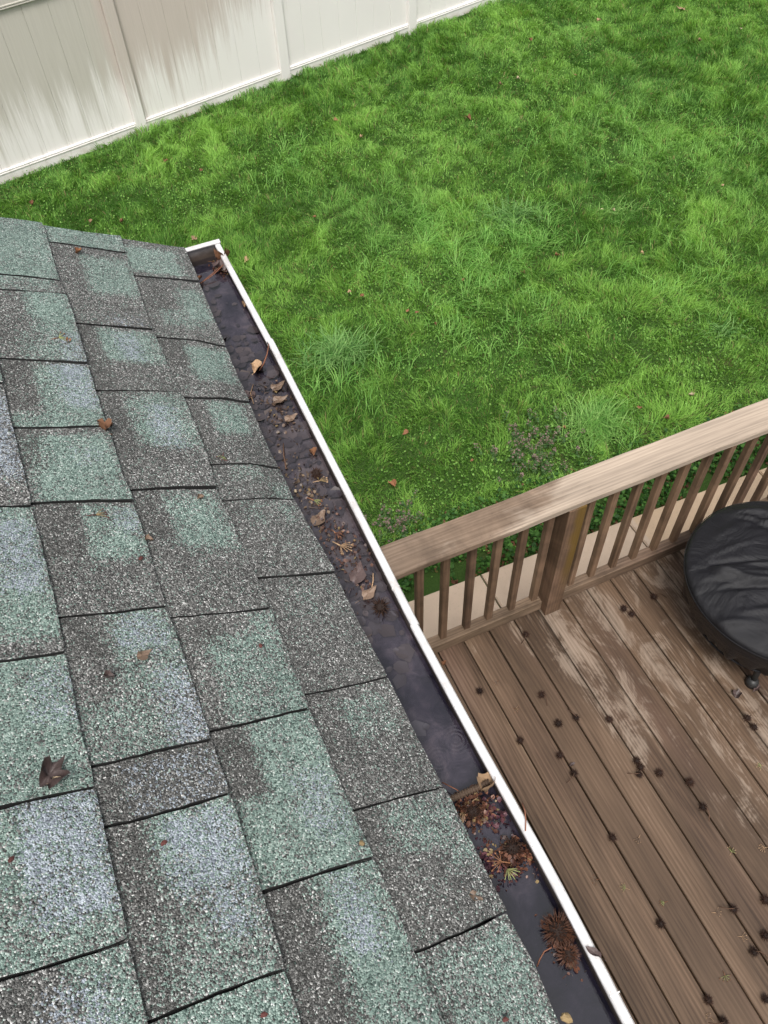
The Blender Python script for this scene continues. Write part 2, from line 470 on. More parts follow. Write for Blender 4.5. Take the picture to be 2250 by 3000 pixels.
m_dark = mat_plain('underlay_felt', (0.018, 0.018, 0.018), rough=0.95)
m_ball = mat_plain('seed_ball_brown', (0.038, 0.017, 0.010), 0.6, 220, 0.7)
m_ballred = mat_plain('wet_seed_ball_rust', (0.085, 0.034, 0.018), 0.7, 200, 0.5, 0.5)
m_twig = mat_plain('twig_bark', (0.10, 0.055, 0.035), 0.4, 150)
m_twigred = mat_plain('reddish_stem', (0.20, 0.085, 0.05), 0.4, 150)
m_leaf_tan = mat_plain('dry_leaf_tan', (0.36, 0.235, 0.14), 0.35, 60)
m_leaf_pale = mat_plain('dry_leaf_pale', (0.52, 0.41, 0.28), 0.3, 60)
m_leaf_brown = mat_plain('dry_leaf_brown', (0.20, 0.095, 0.05), 0.45, 60)
m_leaf_orange = mat_plain('dry_leaf_orange', (0.26, 0.12, 0.06), 0.35, 60)
m_leaf_dark = mat_plain('wet_leaf_dark', (0.088, 0.060, 0.056), 0.5, 60, 0.4, 0.5)
m_leaf_wet = mat_plain('wet_leaf_buff', (0.19, 0.128, 0.09), 0.5, 80, 0.4, 0.5)
m_green_stalk = mat_plain('pale_green_stalk', (0.23, 0.25, 0.10), 0.3, 100)
m_redbud = mat_plain('red_bud', (0.10, 0.034, 0.03), 0.4, 200)
m_yellow = mat_plain('yellow_bud', (0.28, 0.20, 0.10), 0.4, 200)
m_fascia = mat_plain('white_trim_paint', (0.74, 0.73, 0.71), 0.08, 20, 0.5)
m_siding = mat_plain('cream_siding_paint', (0.62, 0.58, 0.50), 0.08, 20, 0.6)
m_steel = mat_plain('black_steel', (0.02, 0.02, 0.02), 0.2, 40, 0.5, 0.5)
m_rust = mat_plain('rusty_steel', (0.07, 0.045, 0.03), 0.5, 120, 0.7)

# ------------------------------------------------------------------ ground, path, deck, house body
DZ = CZ - 3.7002        # deck surface
def ground():
    n = 60
    xs = np.linspace(-1, 1, n); ys = np.linspace(-1, 1, n)
    f = lambda t: np.sign(t) * (abs(t) ** 3) * 200 + t * 6
    V = [(f(x) + 2, f(y) + 6, 0) for y in ys for x in xs]
    F = [(j * n + i, j * n + i + 1, (j + 1) * n + i + 1, (j + 1) * n + i) for j in range(n - 1) for i in range(n - 1)]
    o = obj('ground', mesh_np('ground', V, F, m_soil))
    tag(o, kind='structure')
ground()

path = empty('path', (2.1, 2.1, 0.0)); tag(path, kind='structure')
def far_edge(x): return 2.433 - 0.027 * (x - 1.09)
joints = [-2.70, -1.63, -0.56, 0.51, 1.58, 2.665, 3.73, 4.80, 5.87]
for a, b in zip(joints[:-1], joints[1:]):
    g = 0.006
    bm = bmesh.new()
    dz = random.uniform(-0.003, 0.003)
    lo = [bm.verts.new((x, y, -0.06)) for x, y in ((a + g, 1.50), (b - g, 1.50), (b - g, far_edge(b)), (a + g, far_edge(a)))]
    hi = [bm.verts.new((v.co.x, v.co.y, 0.032 + dz)) for v in lo]
    bm.faces.new(hi); bm.faces.new(lo[::-1])
    for i in range(4): bm.faces.new((lo[i], lo[(i + 1) % 4], hi[(i + 1) % 4], hi[i]))
    bmesh.ops.bevel(bm, geom=[e for e in bm.edges if e.verts[0].co.z > 0 and e.verts[1].co.z > 0], offset=0.006, segments=2, affect='EDGES')
    me = bpy.data.meshes.new('slab'); bm.to_mesh(me); bm.free(); me.materials.append(m_conc)
    for v in me.vertices: v.co -= Vector((2.1, 2.1, 0.0))
    obj('slab', me, path)

deck = empty('deck', (2.0, 0.8, DZ)); tag(deck, 'weathered brown timber deck of long narrow planks beneath the gutter', 'deck')
PW, GX = 0.1445, 0.7549
pm = box_mesh('plank', 0.1378, 4.55, 0.030, m_deck, 0.003, 1)
for k in range(-6, 30):
    o = obj('plank', pm, deck, (GX + (k + 0.5) * PW - 2.0 + random.uniform(-0.0006, 0.0006), -0.52 - 0.8, -0.015 + random.uniform(-0.0015, 0.0012)))
box('rim_joist', 0 - 2.2, 3.1, 0.925, 0.963, -0.24, -0.034, m_rail, deck)
for yy in (-2.6, -1.4, -0.2): box('joist', -2.2, 3.1, yy, yy + 0.038, -0.24, -0.034, m_rail, deck)
for xx in (-1.9, 0.0, 1.6, 2.9): box('deck_post', xx, xx + 0.09, 0.80, 0.89, -DZ, -0.242, m_bal, deck)

# deck railing
CAPZ = CZ - 2.775
rail = empty('deck_railing', (1.53, 1.72, DZ)); tag(rail, 'weathered wooden deck railing with wide flat cap and square balusters', 'railing')
ox, oy, oz = 1.53, 1.72, DZ
def rb(name, x0, x1, y0, y1, z0, z1, mat, bevel=0.003, seg=1): return box(name, x0 - ox, x1 - ox, y0 - oy, y1 - oy, z0 - oz, z1 - oz, mat, rail, bevel, seg)
def cap_board(x0, x1):
    """a flat cap plank with a slightly wavering worn edge"""
    n = 26; V = []; F = []
    for i in range(n + 1):
        x = x0 + (x1 - x0) * i / n
        wa = 0.0022 * math.sin(x * 9.1) + 0.0016 * math.sin(x * 23 + 1); wb = 0.002 * math.sin(x * 7.3 + 2) + 0.0012 * math.sin(x * 31)
        up = 0.0025 * math.sin(x * 4.0)
        y0, y1 = 1.6416 + wa, 1.7984 + wb
        for (y, z) in ((y0 + 0.004, 0), (y0, -0.005), (y0, -0.033), (y0 + 0.004, -0.038), (y1 - 0.004, -0.038), (y1, -0.033), (y1, -0.005), (y1 - 0.004, 0), (1.72, 0.001)):
            V.append((x - ox, y - oy, CAPZ + z + up - oz))
    m = 9
    for i in range(n):
        for j in range(m):
            F.append((i * m + j, (i + 1) * m + j, (i + 1) * m + (j + 1) % m, i * m + (j + 1) % m))
    F.append(tuple(range(m))[::-1]) ; F.append(tuple(range(n * m, n * m + m)))
    me = mesh_np('rail_cap', V, F, m_cap)
    bm = bmesh.new(); bm.from_mesh(me); bmesh.ops.recalc_face_normals(bm, faces=bm.faces); bm.to_mesh(me); bm.free()
    return obj('rail_cap', me, rail)
cap_board(0.045, 3.42); cap_board(3.424, 5.6)
for x0, x1 in ((0.15, 1.484), (1.577, 3.288), (3.381, 5.0)):
    rb('top_rail', x0, x1, 1.705, 1.741, CAPZ - 0.130, CAPZ - 0.0385, m_rail)
    rb('bottom_rail', x0, x1, 1.680, 1.738, DZ + 0.010, DZ + 0.084, m_rail, 0.004, 2)
for x0 in (0.058, 1.486, 3.290, 5.0):
    rb('post', x0, x0 + 0.089, 1.640, 1.729, DZ + 0.0005, CAPZ - 0.0387, m_post, 0.005, 2)
BS = 0.1278
bmesh_b = box_mesh('baluster', 0.034, 0.034, CAPZ - 0.131 - DZ - 0.084, m_bal, 0.003, 1)
bzc = (CAPZ - 0.131 + DZ + 0.084) / 2 - oz
for bx in [0.8109 + BS * k for k in range(-4, 6)] + [1.6652 + BS * k for k in range(0, 13)] + [3.45 + BS * k for k in range(0, 12)]:
    o = obj('baluster', bmesh_b, rail, (bx - ox + random.uniform(-0.003, 0.003), 1.7195 - oy + random.uniform(-0.001, 0.001), bzc))
    o.rotation_euler = (0, random.uniform(-0.004, 0.004), random.uniform(-0.04, 0.04))

# ------------------------------------------------------------------ house: wall, fascia, roof with shingles
TH = math.atan(0.5462); CT, ST = math.cos(TH), math.sin(TH)
EX, EZ = 0.1749, CZ - 1.0795
EXP = 0.143
RAKE = 1.628
Y_NEAR = -1.8
house = empty('house', (-1.2, 0.0, 0.0)); tag(house, 'house with green and grey asphalt shingle roof sloping to the gutter', 'house')
hx = -1.2
def hb(name, x0, x1, y0, y1, z0, z1, mat, bevel=0.002): return box(name, x0 - hx, x1 - hx, y0, y1, z0, z1, mat, house, bevel)
hb('wall', -2.9, -0.12, Y_NEAR, 1.30, 0.0, 3.12, m_siding)
for i in range(24):
    hb('siding_board', -0.118, -0.106, Y_NEAR, 1.312, 0.06 + i * 0.127, 0.06 + i * 0.127 + 0.122, m_siding)
hb('soffit', -0.10, 0.118, Y_NEAR, RAKE - 0.03, 3.185, 3.200, m_fascia)
hb('fascia', 0.100, 0.120, Y_NEAR, RAKE - 0.02, 3.205, EZ - 0.012, m_fascia)
def on_roof(s, y, h):
    """s metres up the slope from the eave, h above the sheathing"""
    return Vector((EX - s * CT + h * ST - hx, y, EZ + s * ST + h * CT - 0.011))
S_TOP = 2.6
roof_me_V = [on_roof(0.055, Y_NEAR, 0), on_roof(0.055, RAKE - 0.008, 0), on_roof(S_TOP, RAKE - 0.008, 0), on_roof(S_TOP, Y_NEAR, 0),
             on_roof(0.055, Y_NEAR, -0.015), on_roof(0.055, RAKE - 0.008, -0.015), on_roof(S_TOP, RAKE - 0.008, -0.015), on_roof(S_TOP, Y_NEAR, -0.015)]
roof = obj('roof', mesh_np('roof', roof_me_V, [(0, 1, 2, 3), (7, 6, 5, 4), (0, 4, 5, 1), (1, 5, 6, 2), (2, 6, 7, 3), (3, 7, 4, 0)], m_dark), house)
rk = [on_roof(0.02, RAKE - 0.036, -0.018), on_roof(0.02, RAKE - 0.014, -0.018), on_roof(S_TOP, RAKE - 0.014, -0.018), on_roof(S_TOP, RAKE - 0.036, -0.018)]
rkl = [v - Vector((0, 0, 0.14)) for v in rk]
obj('rake_board', mesh_np('rake_board', rk + rkl, [(0, 1, 2, 3), (7, 6, 5, 4), (0, 4, 5, 1), (1, 5, 6, 2), (2, 6, 7, 3), (3, 7, 4, 0)], m_fascia), house)

EDGE = {0: ([0.03, 0.081, 0.197, 0.348, 0.607, 0.682, 0.852, 0.978, 1.098, 1.271, 1.623], [-.0028, -.006, -.0024, 0, .0044, .0056, .0140, .0140, .0110, .0036, -.012]),
        1: ([0.144, .312, .448, .484, .682, .873, .946, 1.109, 1.308, 1.49, 1.624], [.1362, .1409, .1446, .1398, .1385, .1462, .1392, .1394, .1435, .137, .130]),
        2: ([.124, .251, .459, .646, .864, .897, 1.096, 1.188, 1.289, 1.438, 1.594], [.2886, .2847, .2851, .2875, .2863, .2902, .2889, .2891, .2861, .2891, .2872]),
        3: ([.173, .252, .366, .435, .486, .638, .839, .993], [.4293, .4297, .4289, .4282, .4306, .4263, .4279, .4301])}
SLITS = {0: [1.491, 1.278, 1.105, 0.930, 0.848, 0.685, 0.484, 0.3125, 0.145],
         1: [1.568, 1.296, 1.108, 0.870, 0.627, 0.4555, 0.252],
         2: [1.421, 1.373, 1.169, 1.004, 0.842, 0.644, 0.4375, 0.366, 0.172],
         3: [1.56, 1.36, 1.10, 0.836, 0.588, 0.408, 0.247]}
# colour blend of the granules, tab by tab from the rake towards the viewer.
# each entry: list of (t0, t1, u0, u1, green, dark, blue); t runs from the far end (0) to the near end (1), u from upslope (0) to the lower edge (1)
G = lambda t0=0, t1=1, u0=0, u1=1, w=0.9: (t0, t1, u0, u1, w, 0, 0)
D = lambda t0=0, t1=1, u0=0, u1=1, w=0.7: (t0, t1, u0, u1, None, w, None)
B = lambda t0=0, t1=1, u0=0, u1=1, w=0.6: (t0, t1, u0, u1, None, None, w)
TONE = {0: [[G(.2, .9, .05, .8)], [D(0, .55, 0, .45, .5), G(.15, .65, .6, .95), G(.55, .8, .25, .8, .5)], [D(0, .5, 0, .35), G(.1, .7, .35, .95)],
            [D(0, 1, 0, .3, .55), G(.05, .55, .35, .85), D(.55, 1, 0, 1, .25)], [D(0, .3, 0, .4, .4), D(.3, 1, 0, 1, .3), G(.5, 1, .75, 1, .6), G(0, .5, .3, .8, .35)],
            [D(0, .3, 0, .5, .3), G(.05, .3, .3, .45, .6), G(.05, .3, .7, .85, .6), D(.3, 1, 0, 1, .1)], [D(0, 1, 0, .35, .3), D(0, 1, .3, 1, .2), G(.1, .35, .3, .6, .25)],
            [D(0, .6, 0, .35, .35), D(0, 1, 0, 1, .2), G(.12, .45, .35, .85, .6)], [D(0, .5, 0, .3, .4), G(.05, .4, .3, .8, .7), G(.05, .6, .75, 1, .4), D(.5, 1, 0, 1, .25)],
            [G(.05, 1, .1, .95, .75), D(.2, .9, 0, .2, .3)]],
        1: [[G()], [D(0, .6, 0, .3, .25), G(.12, .6, .38, 1), D(.6, 1, .4, 1, .1), B(.9, 1, .5, .95, .3)], [D(0, 1, 0, .22), G(.05, .55, .25, 1), B(.1, .5, .45, .75), D(.55, 1, .2, 1, .2)],
            [D(0, .7, 0, .25), G(.05, .6, .3, 1, .8), B(.15, .6, .5, .8, .6), D(.6, 1, 0, 1, .1)], [D(0, .4, 0, .35, .5), G(.05, .5, .35, .95, .85), D(.5, 1, 0, 1, .12)],
            [D(.03, .3, .02, .45, .6), G(.2, 1, .25, .95, .7), G(.05, 1, .75, 1, .8)], [D(0, .48, 0, .35, .75), G(0, 1, .33, 1, .85), G(.48, 1, 0, .5, .8), B(.4, .8, .6, .9, .45)],
            [D(0, 1, 0, .4, .7), G(0, 1, .4, 1, .85), B(.05, .4, .55, .8, .6)]],
        2: [[G(0, 1, 0, 1, .95)], [G(0, 1, .1, .9, .45)], [D(0, .8, 0, .55, .3), G(0, .6, .45, 1, .95), G(.6, 1, .3, 1, .55), B(.6, 1, .75, 1, .4)],
            [D(0, .75, 0, .35, .65), G(.05, 1, .35, 1, .9), B(.02, .7, .6, 1, .65), G(.8, 1, 0, 1, .8)], [D(0, .6, 0, .3, .5), G(.1, 1, .1, 1, .95), B(.3, .5, .6, .8, .3)],
            [D(0, .5, 0, .45, .7), G(.03, .55, .45, 1, .85), B(.05, .3, .75, 1, .5), D(.5, 1, 0, 1, .1)], [D(0, .35, 0, .4, .6), G(0, .6, .4, 1, .7), B(.05, .3, .5, .9, .6), B(.45, 1, .7, 1, .6), G(.6, 1, 0, .8, .4)],
            [D(0, 1, 0, 1, .45), B(.1, 1, .25, 1, .45)], [D(0, 1, 0, .3, .55), G(0, .5, .3, 1, .8), B(.05, .5, .4, .95, .75), G(.55, 1, .1, 1, .55), B(.5, .75, .6, .9, .5)],
            [G(0, 1, .1, 1, .8)]],
        3: [[G()], [G(0, .7, .3, 1)], [D(0, .5, 0, .6, .5), G(.4, 1, .3, 1)], [B(.1, .8, .3, 1, .75), D(0, .3, 0, .5, .3)], [G(.0, .9, .5, 1, .85), B(.1, .6, .6, .95, .75)], [G(0, 1, .2, 1, .9), B(.1, .5, .7, 1, .4)],
            [G(0, 1, .1, 1, .7), B(0, .8, .45, 1, .75)], [G(0, 1, .6, 1, .8), B(.1, .9, .4, .8, .6), D(0, 1, 0, .4, .5)]]}
def smooth01(a): a = np.clip(a, 0, 1); return a * a * (3 - 2 * a)
def shingle(k, ya, yb, spec, lift, ny=16, ns=12):
    """one tab of course k between ya (far) and yb (near)"""
    gap = random.uniform(0.0012, 0.0021) + 0.0005 * (yb > 0.7)
    ya -= gap; yb += gap
    V, tone, F = [], [], []
    hl = 0.0125 + lift
    for i in range(ny + 1):
        t = i / ny
        y = ya + (yb - ya) * t
        if k in EDGE: s0 = float(np.interp(y, EDGE[k][0], EDGE[k][1]))
        else: s0 = k * EXP + 0.0015 * math.sin(y * 9 + k)
        s0 += random.uniform(-0.0006, 0.0006)
        if i == 0 or i == ny: s0 += 0.0012
        s1 = (k + 1) * EXP + 0.028
        for j in range(ns + 1):
            u = j / ns                      # 0 upper end, 1 lower edge
            s = s1 + (s0 - s1) * u
            h = 0.0045 + (hl - 0.0045) * u
            h += 0.0010 * math.sin(y * 31 + k * 2 + u * 5) * u
            dz = 0.0
            if k == 0:
                far = float(smooth01((y - 0.62) / 0.35)) * float(smooth01((1.55 - y) / 0.35))
                dz = -0.012 * far * float(smooth01((u - 0.62) / 0.38)) ** 1.2
            if t > 0.85: h += 0.0012 * (t - 0.85) / 0.15 * u
            yy = y + (random.uniform(-0.0007, 0.0007) if i in (0, ny) else 0) + 0.0018 * math.sin(u * 4 + k + (ya if i < ny / 2 else yb) * 20) * abs(1 - 2 * t) ** 3
            p = on_roof(s, yy, h); p.z += dz
            V.append(p)
            ue = np.clip((s1 - s - 0.028) / max(s1 - 0.028 - s0, 1e-4), 0, 1)
            g = dk = bl = 0.0
            for (t0, t1, u0, u1, gg, dd, bb) in spec:
                w = smooth01((t - t0) / 0.10 + 0.5) * smooth01((t1 - t) / 0.10 + 0.5) * smooth01((ue - u0) / 0.14 + 0.5) * smooth01((u1 - ue) / 0.14 + 0.5)
                if t0 <= 0: w = w / max(smooth01((t - t0) / 0.10 + 0.5), 1e-3)
                if t1 >= 1: w = w / max(smooth01((t1 - t) / 0.10 + 0.5), 1e-3)
                if gg is not None: g = max(g, gg * w)
                if dd is not None: dk = max(dk, dd * w)
                if bb is not None: bl = max(bl, bb * w)
            tone.append((0.07 + 0.85 * g, dk * 0.85, bl * 0.72, 1))
    m = ns + 1
    for i in range(ny):
        for j in range(ns):
            F.append((i * m + j, i * m + j + 1, (i + 1) * m + j + 1, (i + 1) * m + j))
    # skirts: the thickness of the tab along its lower edge and both ends
    ring = [i * m + ns for i in range(ny + 1)]
    sides = [ring, [j for j in range(ns + 1)], [ny * m + j for j in range(ns + 1)][::-1]]
    down = Vector((-ST, 0, -CT)) * 0.0075
    ntop = len(F)
    for q in sides:
        base = len(V)
        for idx in q:
            V.append(V[idx] + down); tone.append((0.0, 0.9, 0, 1))
        for a in range(len(q) - 1):
            F.append((q[a], base + a, base + a + 1, q[a + 1]))
    me = mesh_np('shingle', V, F, m_shingle, smooth=False)
    me.materials.append(m_dark)
    mi = np.zeros(len(F), np.int32); mi[ntop + ny:] = 1
    me.polygons.foreach_set('material_index', mi)
    ca = me.color_attributes.new('tone', 'FLOAT_COLOR', 'POINT')
    ca.data.foreach_set('color', np.array(tone, dtype=np.float32).ravel())
    bm = bmesh.new(); bm.from_mesh(me); bmesh.ops.recalc_face_normals(bm, faces=bm.faces)
    bm.normal_update()
    up = Vector((ST, 0, CT))
    if sum((f.normal.dot(up)) * f.calc_area() for f in bm.faces) < 0: bmesh.ops.reverse_faces(bm, faces=bm.faces)
    bm.to_mesh(me); bm.free()
    return obj('shingle', me, roof)
def random_spec():
    r = random.random
    sp = [D(0, .4 + .4 * r(), 0, .2 + .2 * r(), .4 + .3 * r())]
    sp.append(G(.05 * r(), .5 + .5 * r(), .3, 1, .55 + .4 * r()))
    if r() < 0.5: sp.append(B(.1 * r(), .4 + .5 * r(), .5, 1, .3 + .4 * r()))
    return sp
for k in range(0, 17):
    ys = list(SLITS.get(k, []))
    if k > 3:
        y = RAKE - random.uniform(0.02, 0.2)
        while y > 0.2:
            ys.append(y); y -= random.uniform(0.15, 0.28)
    y = ys[-1] - 0.23
    while y > Y_NEAR + 0.1:
        ys.append(y); y -= random.uniform(0.15, 0.28)
    edges = [RAKE + 0.006 + 0.004 * math.sin(k * 3.0)] + ys + [Y_NEAR]
    for i, (a, b) in enumerate(zip(edges[:-1], edges[1:])):
        spec = TONE[k][i] if k in TONE and i < len(TONE[k]) else random_spec()
        vis = k <= 4 and b > -0.1
        shingle(k, a, b, spec, random.uniform(-0.0012, 0.0028), *((16, 12) if vis else (5, 4)))
# starter strip seen as a thin dark edge below the first course
for a, b in ((Y_NEAR, -0.004), (0.0, RAKE)):
    v = [on_roof(0.024, a, -0.009 if a > 0 else 0.0), on_roof(0.024, b, -0.009 if b > 0 else 0.0), on_roof(0.15, b, 0.0), on_roof(0.15, a, 0.0)]
    v2 = [p + Vector((0, 0, 0.003)) for p in v]
    obj('starter_strip', mesh_np('starter_strip', v + v2, [(4, 5, 6, 7), (0, 3, 2, 1), (0, 1, 5, 4), (1, 2, 6, 5), (3, 0, 4, 7)], m_dark), roof)

# ------------------------------------------------------------------ gutter with standing water
GZ = CZ - 1.0995
GEND = 1.640
gutter = empty('gutter', (0.2, 0.8, GZ)); tag(gutter, 'white metal gutter along the eave, clogged and full of dark water', 'gutter')
gy, gxo, gxi = [-.5, -.005, .0837, .1678, .3373, .5796, .88, 1.26, 1.632], [.265, .264, .2655, .2665, .2630, .2610, .2665, .2725, .2735], 0.0118
def lipx(y): return float(np.interp(y, gy, gxo))
def sweep(name, prof, y0, y1, mat, n=46, closed=False):
    """prof(y) gives the section points (x, z) at y"""
    V, F = [], []
    for i in range(n + 1):
        y = y0 + (y1 - y0) * i / n
        sec = prof(y)
        for (x, z) in sec: V.append((x - 0.2, y - 0.8, z - GZ))
    m = len(sec)
    for i in range(n):
        for j in range(m if closed else m - 1):
            F.append((i * m + j, (i + 1) * m + j, (i + 1) * m + (j + 1) % m, i * m + (j + 1) % m))
    return obj(name, mesh_np(name, V, F, mat), gutter)
def lip(y):
    x = lipx(y); i = x - gxi; z = GZ + 0.0012 * math.sin(y * 11)
    return [(i, z - 0.010), (i - 0.0006, z - 0.002), (i + 0.0012, z), (x - 0.002, z + 0.0004), (x, z - 0.002), (x, z - 0.030), (x - 0.004, z - 0.032), (x - 0.006, z - 0.012), (i + 0.002, z - 0.011)]
def front(y):
    x = lipx(y) - gxi; z = GZ
    return [(x + 0.004, z - 0.0095), (x + 0.003, z - 0.045), (x - 0.004, z - 0.07), (x - 0.012, z - 0.095), (x - 0.014, z - 0.115)]
def outer(y):
    x = lipx(y); z = GZ
    return [(x - 0.006, z - 0.0125), (x - 0.001, z - 0.040), (x - 0.006, z - 0.066), (x - 0.018, z - 0.086), (x - 0.022, z - 0.1175), (0.121, z - 0.1175)]
def back(y):
    x = lipx(y) - gxi
    return [(x - 0.014, GZ - 0.115), (0.124, GZ - 0.115), (0.124, GZ - 0.022), (0.1215, GZ - 0.022)]
sweep('front_lip', lip, -1.8, 0.560, m_gutter, closed=True)
sweep('front_lip', lambda y: [(x + 0.0014, z + 0.0009) for x, z in lip(y)], 0.556, 1.272, m_gutter, closed=True)
sweep('front_lip', lambda y: [(x - 0.0006, z - 0.0006) for x, z in lip(y)], 1.268, GEND, m_gutter, closed=True)
sweep('inner_wall', front, -1.8, GEND - 0.001, m_gut_in)
sweep('outer_wall', outer, -1.8, GEND - 0.001, m_gutter)
sweep('trough', back, -1.8, GEND - 0.001, m_gut_in)
# end cap
xl = lipx(GEND)
ec = box('end_cap', 0.121 - 0.2, xl - 0.2 + 0.001, GEND - 0.8, GEND + 0.004 - 0.8, -0.117, -0.001, m_gut_in, gutter, 0.0008)
box('end_cap_rim', 0.121 - 0.2, xl - 0.2 + 0.001, GEND - 0.006 - 0.8, GEND + 0.007 - 0.8, -0.0005, 0.0035, m_gutter, gutter, 0.001)
# ribbed hanger rod across the trough
h0, h1 = at(962, 1731, GZ - 0.012), at(1056, 1690, GZ - 0.014)
h0 = h0 - (h1 - h0) * 0.25
n = 84
hp = [h0 + (h1 - h0) * (i / n) - Vector((0.2, 0.8, GZ)) for i in range(n + 1)]
v, f = tube_vf(hp, [0.0055 if i % 4 < 2 else 0.0040 for i in range(n + 1)], 8)
obj('hanger', mesh_np('hanger', v, f, m_rust, True), gutter)
for y in (1.25, 0.63, 0.02, -0.6, -1.2):
    box('lip_seam', lipx(y) - gxi - 0.2, lipx(y) + 0.001 - 0.2, y - 0.8, y + 0.0016 - 0.8, -0.005, 0.0011, m_fascia, gutter, 0)

def sheet(name, z, y0, y1, mat, bumpy=0.0, nx=8, ny=140):
    V, F = [], []
    for i in range(ny + 1):
        y = y0 + (y1 - y0) * i / ny
        xa, xb = 0.1245, lipx(y) - gxi + 0.0028
        for j in range(nx + 1):
            x = xa + (xb - xa) * j / nx
            V.append((x, y, z + (bumpy * (vnoise(np.array([x]), np.array([y]), 28, 5)[0] - 0.5) if bumpy else 0)))
    m = nx + 1
    for i in range(ny):
        for j in range(nx): F.append((i * m + j, i * m + j + 1, (i + 1) * m + j + 1, (i + 1) * m + j))
    return obj(name, mesh_np(name, V, F, mat, True))
mud = sheet('mud', WZ - 0.011, -1.79, GEND - 0.002, m_mud, 0.012)
tag(mud, 'dark brown sediment lying under the water in the gutter', 'mud', kind='stuff')
water = sheet('water', WZ, -1.79, GEND - 0.0015, m_water); tag(water, kind='structure')

# ------------------------------------------------------------------ fence
FA = R_(12.204)
FD = Vector((math.cos(FA), math.sin(FA), 0))
fence = empty('fence', (-0.62, 8.69, 0.0), FA)
tag(fence, 'tall white vinyl privacy fence with brown and grey-green stain streaks', 'fence')
m_fence = mat_fence(fence)
FS0, FSP = 1.60, 1.83
pm = box_mesh('post', 0.118, 0.118, 1.78, m_fence, 0.006, 2)
bb = box_mesh('board', 0.2335, 0.020, 1.42, m_fence, 0.0018, 1)
rail_v = [(-0.026, -0.10), (-0.026, 0.088), (-0.032, 0.092), (-0.032, 0.100), (-0.024, 0.104), (-0.024, 0.110), (-0.030, 0.113), (-0.030, 0.119), (-0.022, 0.124), (0.026, 0.124), (0.026, -0.10)]
def fence_rail(name, s0, s1, flip=False, zoff=0.0):
    pr = [(y, (-z if flip else z) + zoff) for y, z in rail_v]
    V = [(s0, y, z) for y, z in pr] + [(s1, y, z) for y, z in pr]
    m = len(pr)
    F = [(j, (j + 1) % m, m + (j + 1) % m, m + j) for j in range(m)] + [tuple(range(m))[::-1], tuple(range(m, 2 * m))]
    me = mesh_np(name, V, F, m_fence)
    bm = bmesh.new(); bm.from_mesh(me); bmesh.ops.recalc_face_normals(bm, faces=bm.faces); bm.to_mesh(me); bm.free()
    return obj(name, me, fence)
for i in range(-3, 6):
    s = FS0 + i * FSP
    obj('post', pm, fence, (s, 0.012, 0.86))
    c = obj('post_cap', box_mesh('post_cap', 0.13, 0.13, 0.03, m_fence, 0.008, 2), fence, (s, 0.012, 1.766))
    if i == 5: break
    a, b = s + 0.0592, s + FSP - 0.0592
    fence_rail('bottom_rail', a, b)
    fence_rail('top_rail', a, b, True, 1.590)
    nb = 7; w = (b - a) / nb
    for j in range(nb):
        o = obj('board', bb, fence, (a + (j + 0.5) * w, 0.006 + random.uniform(-0.0012, 0.0012), 0.125 + 0.71 - 0.06))
        o.scale.x = (w - 0.0012) / 0.2335

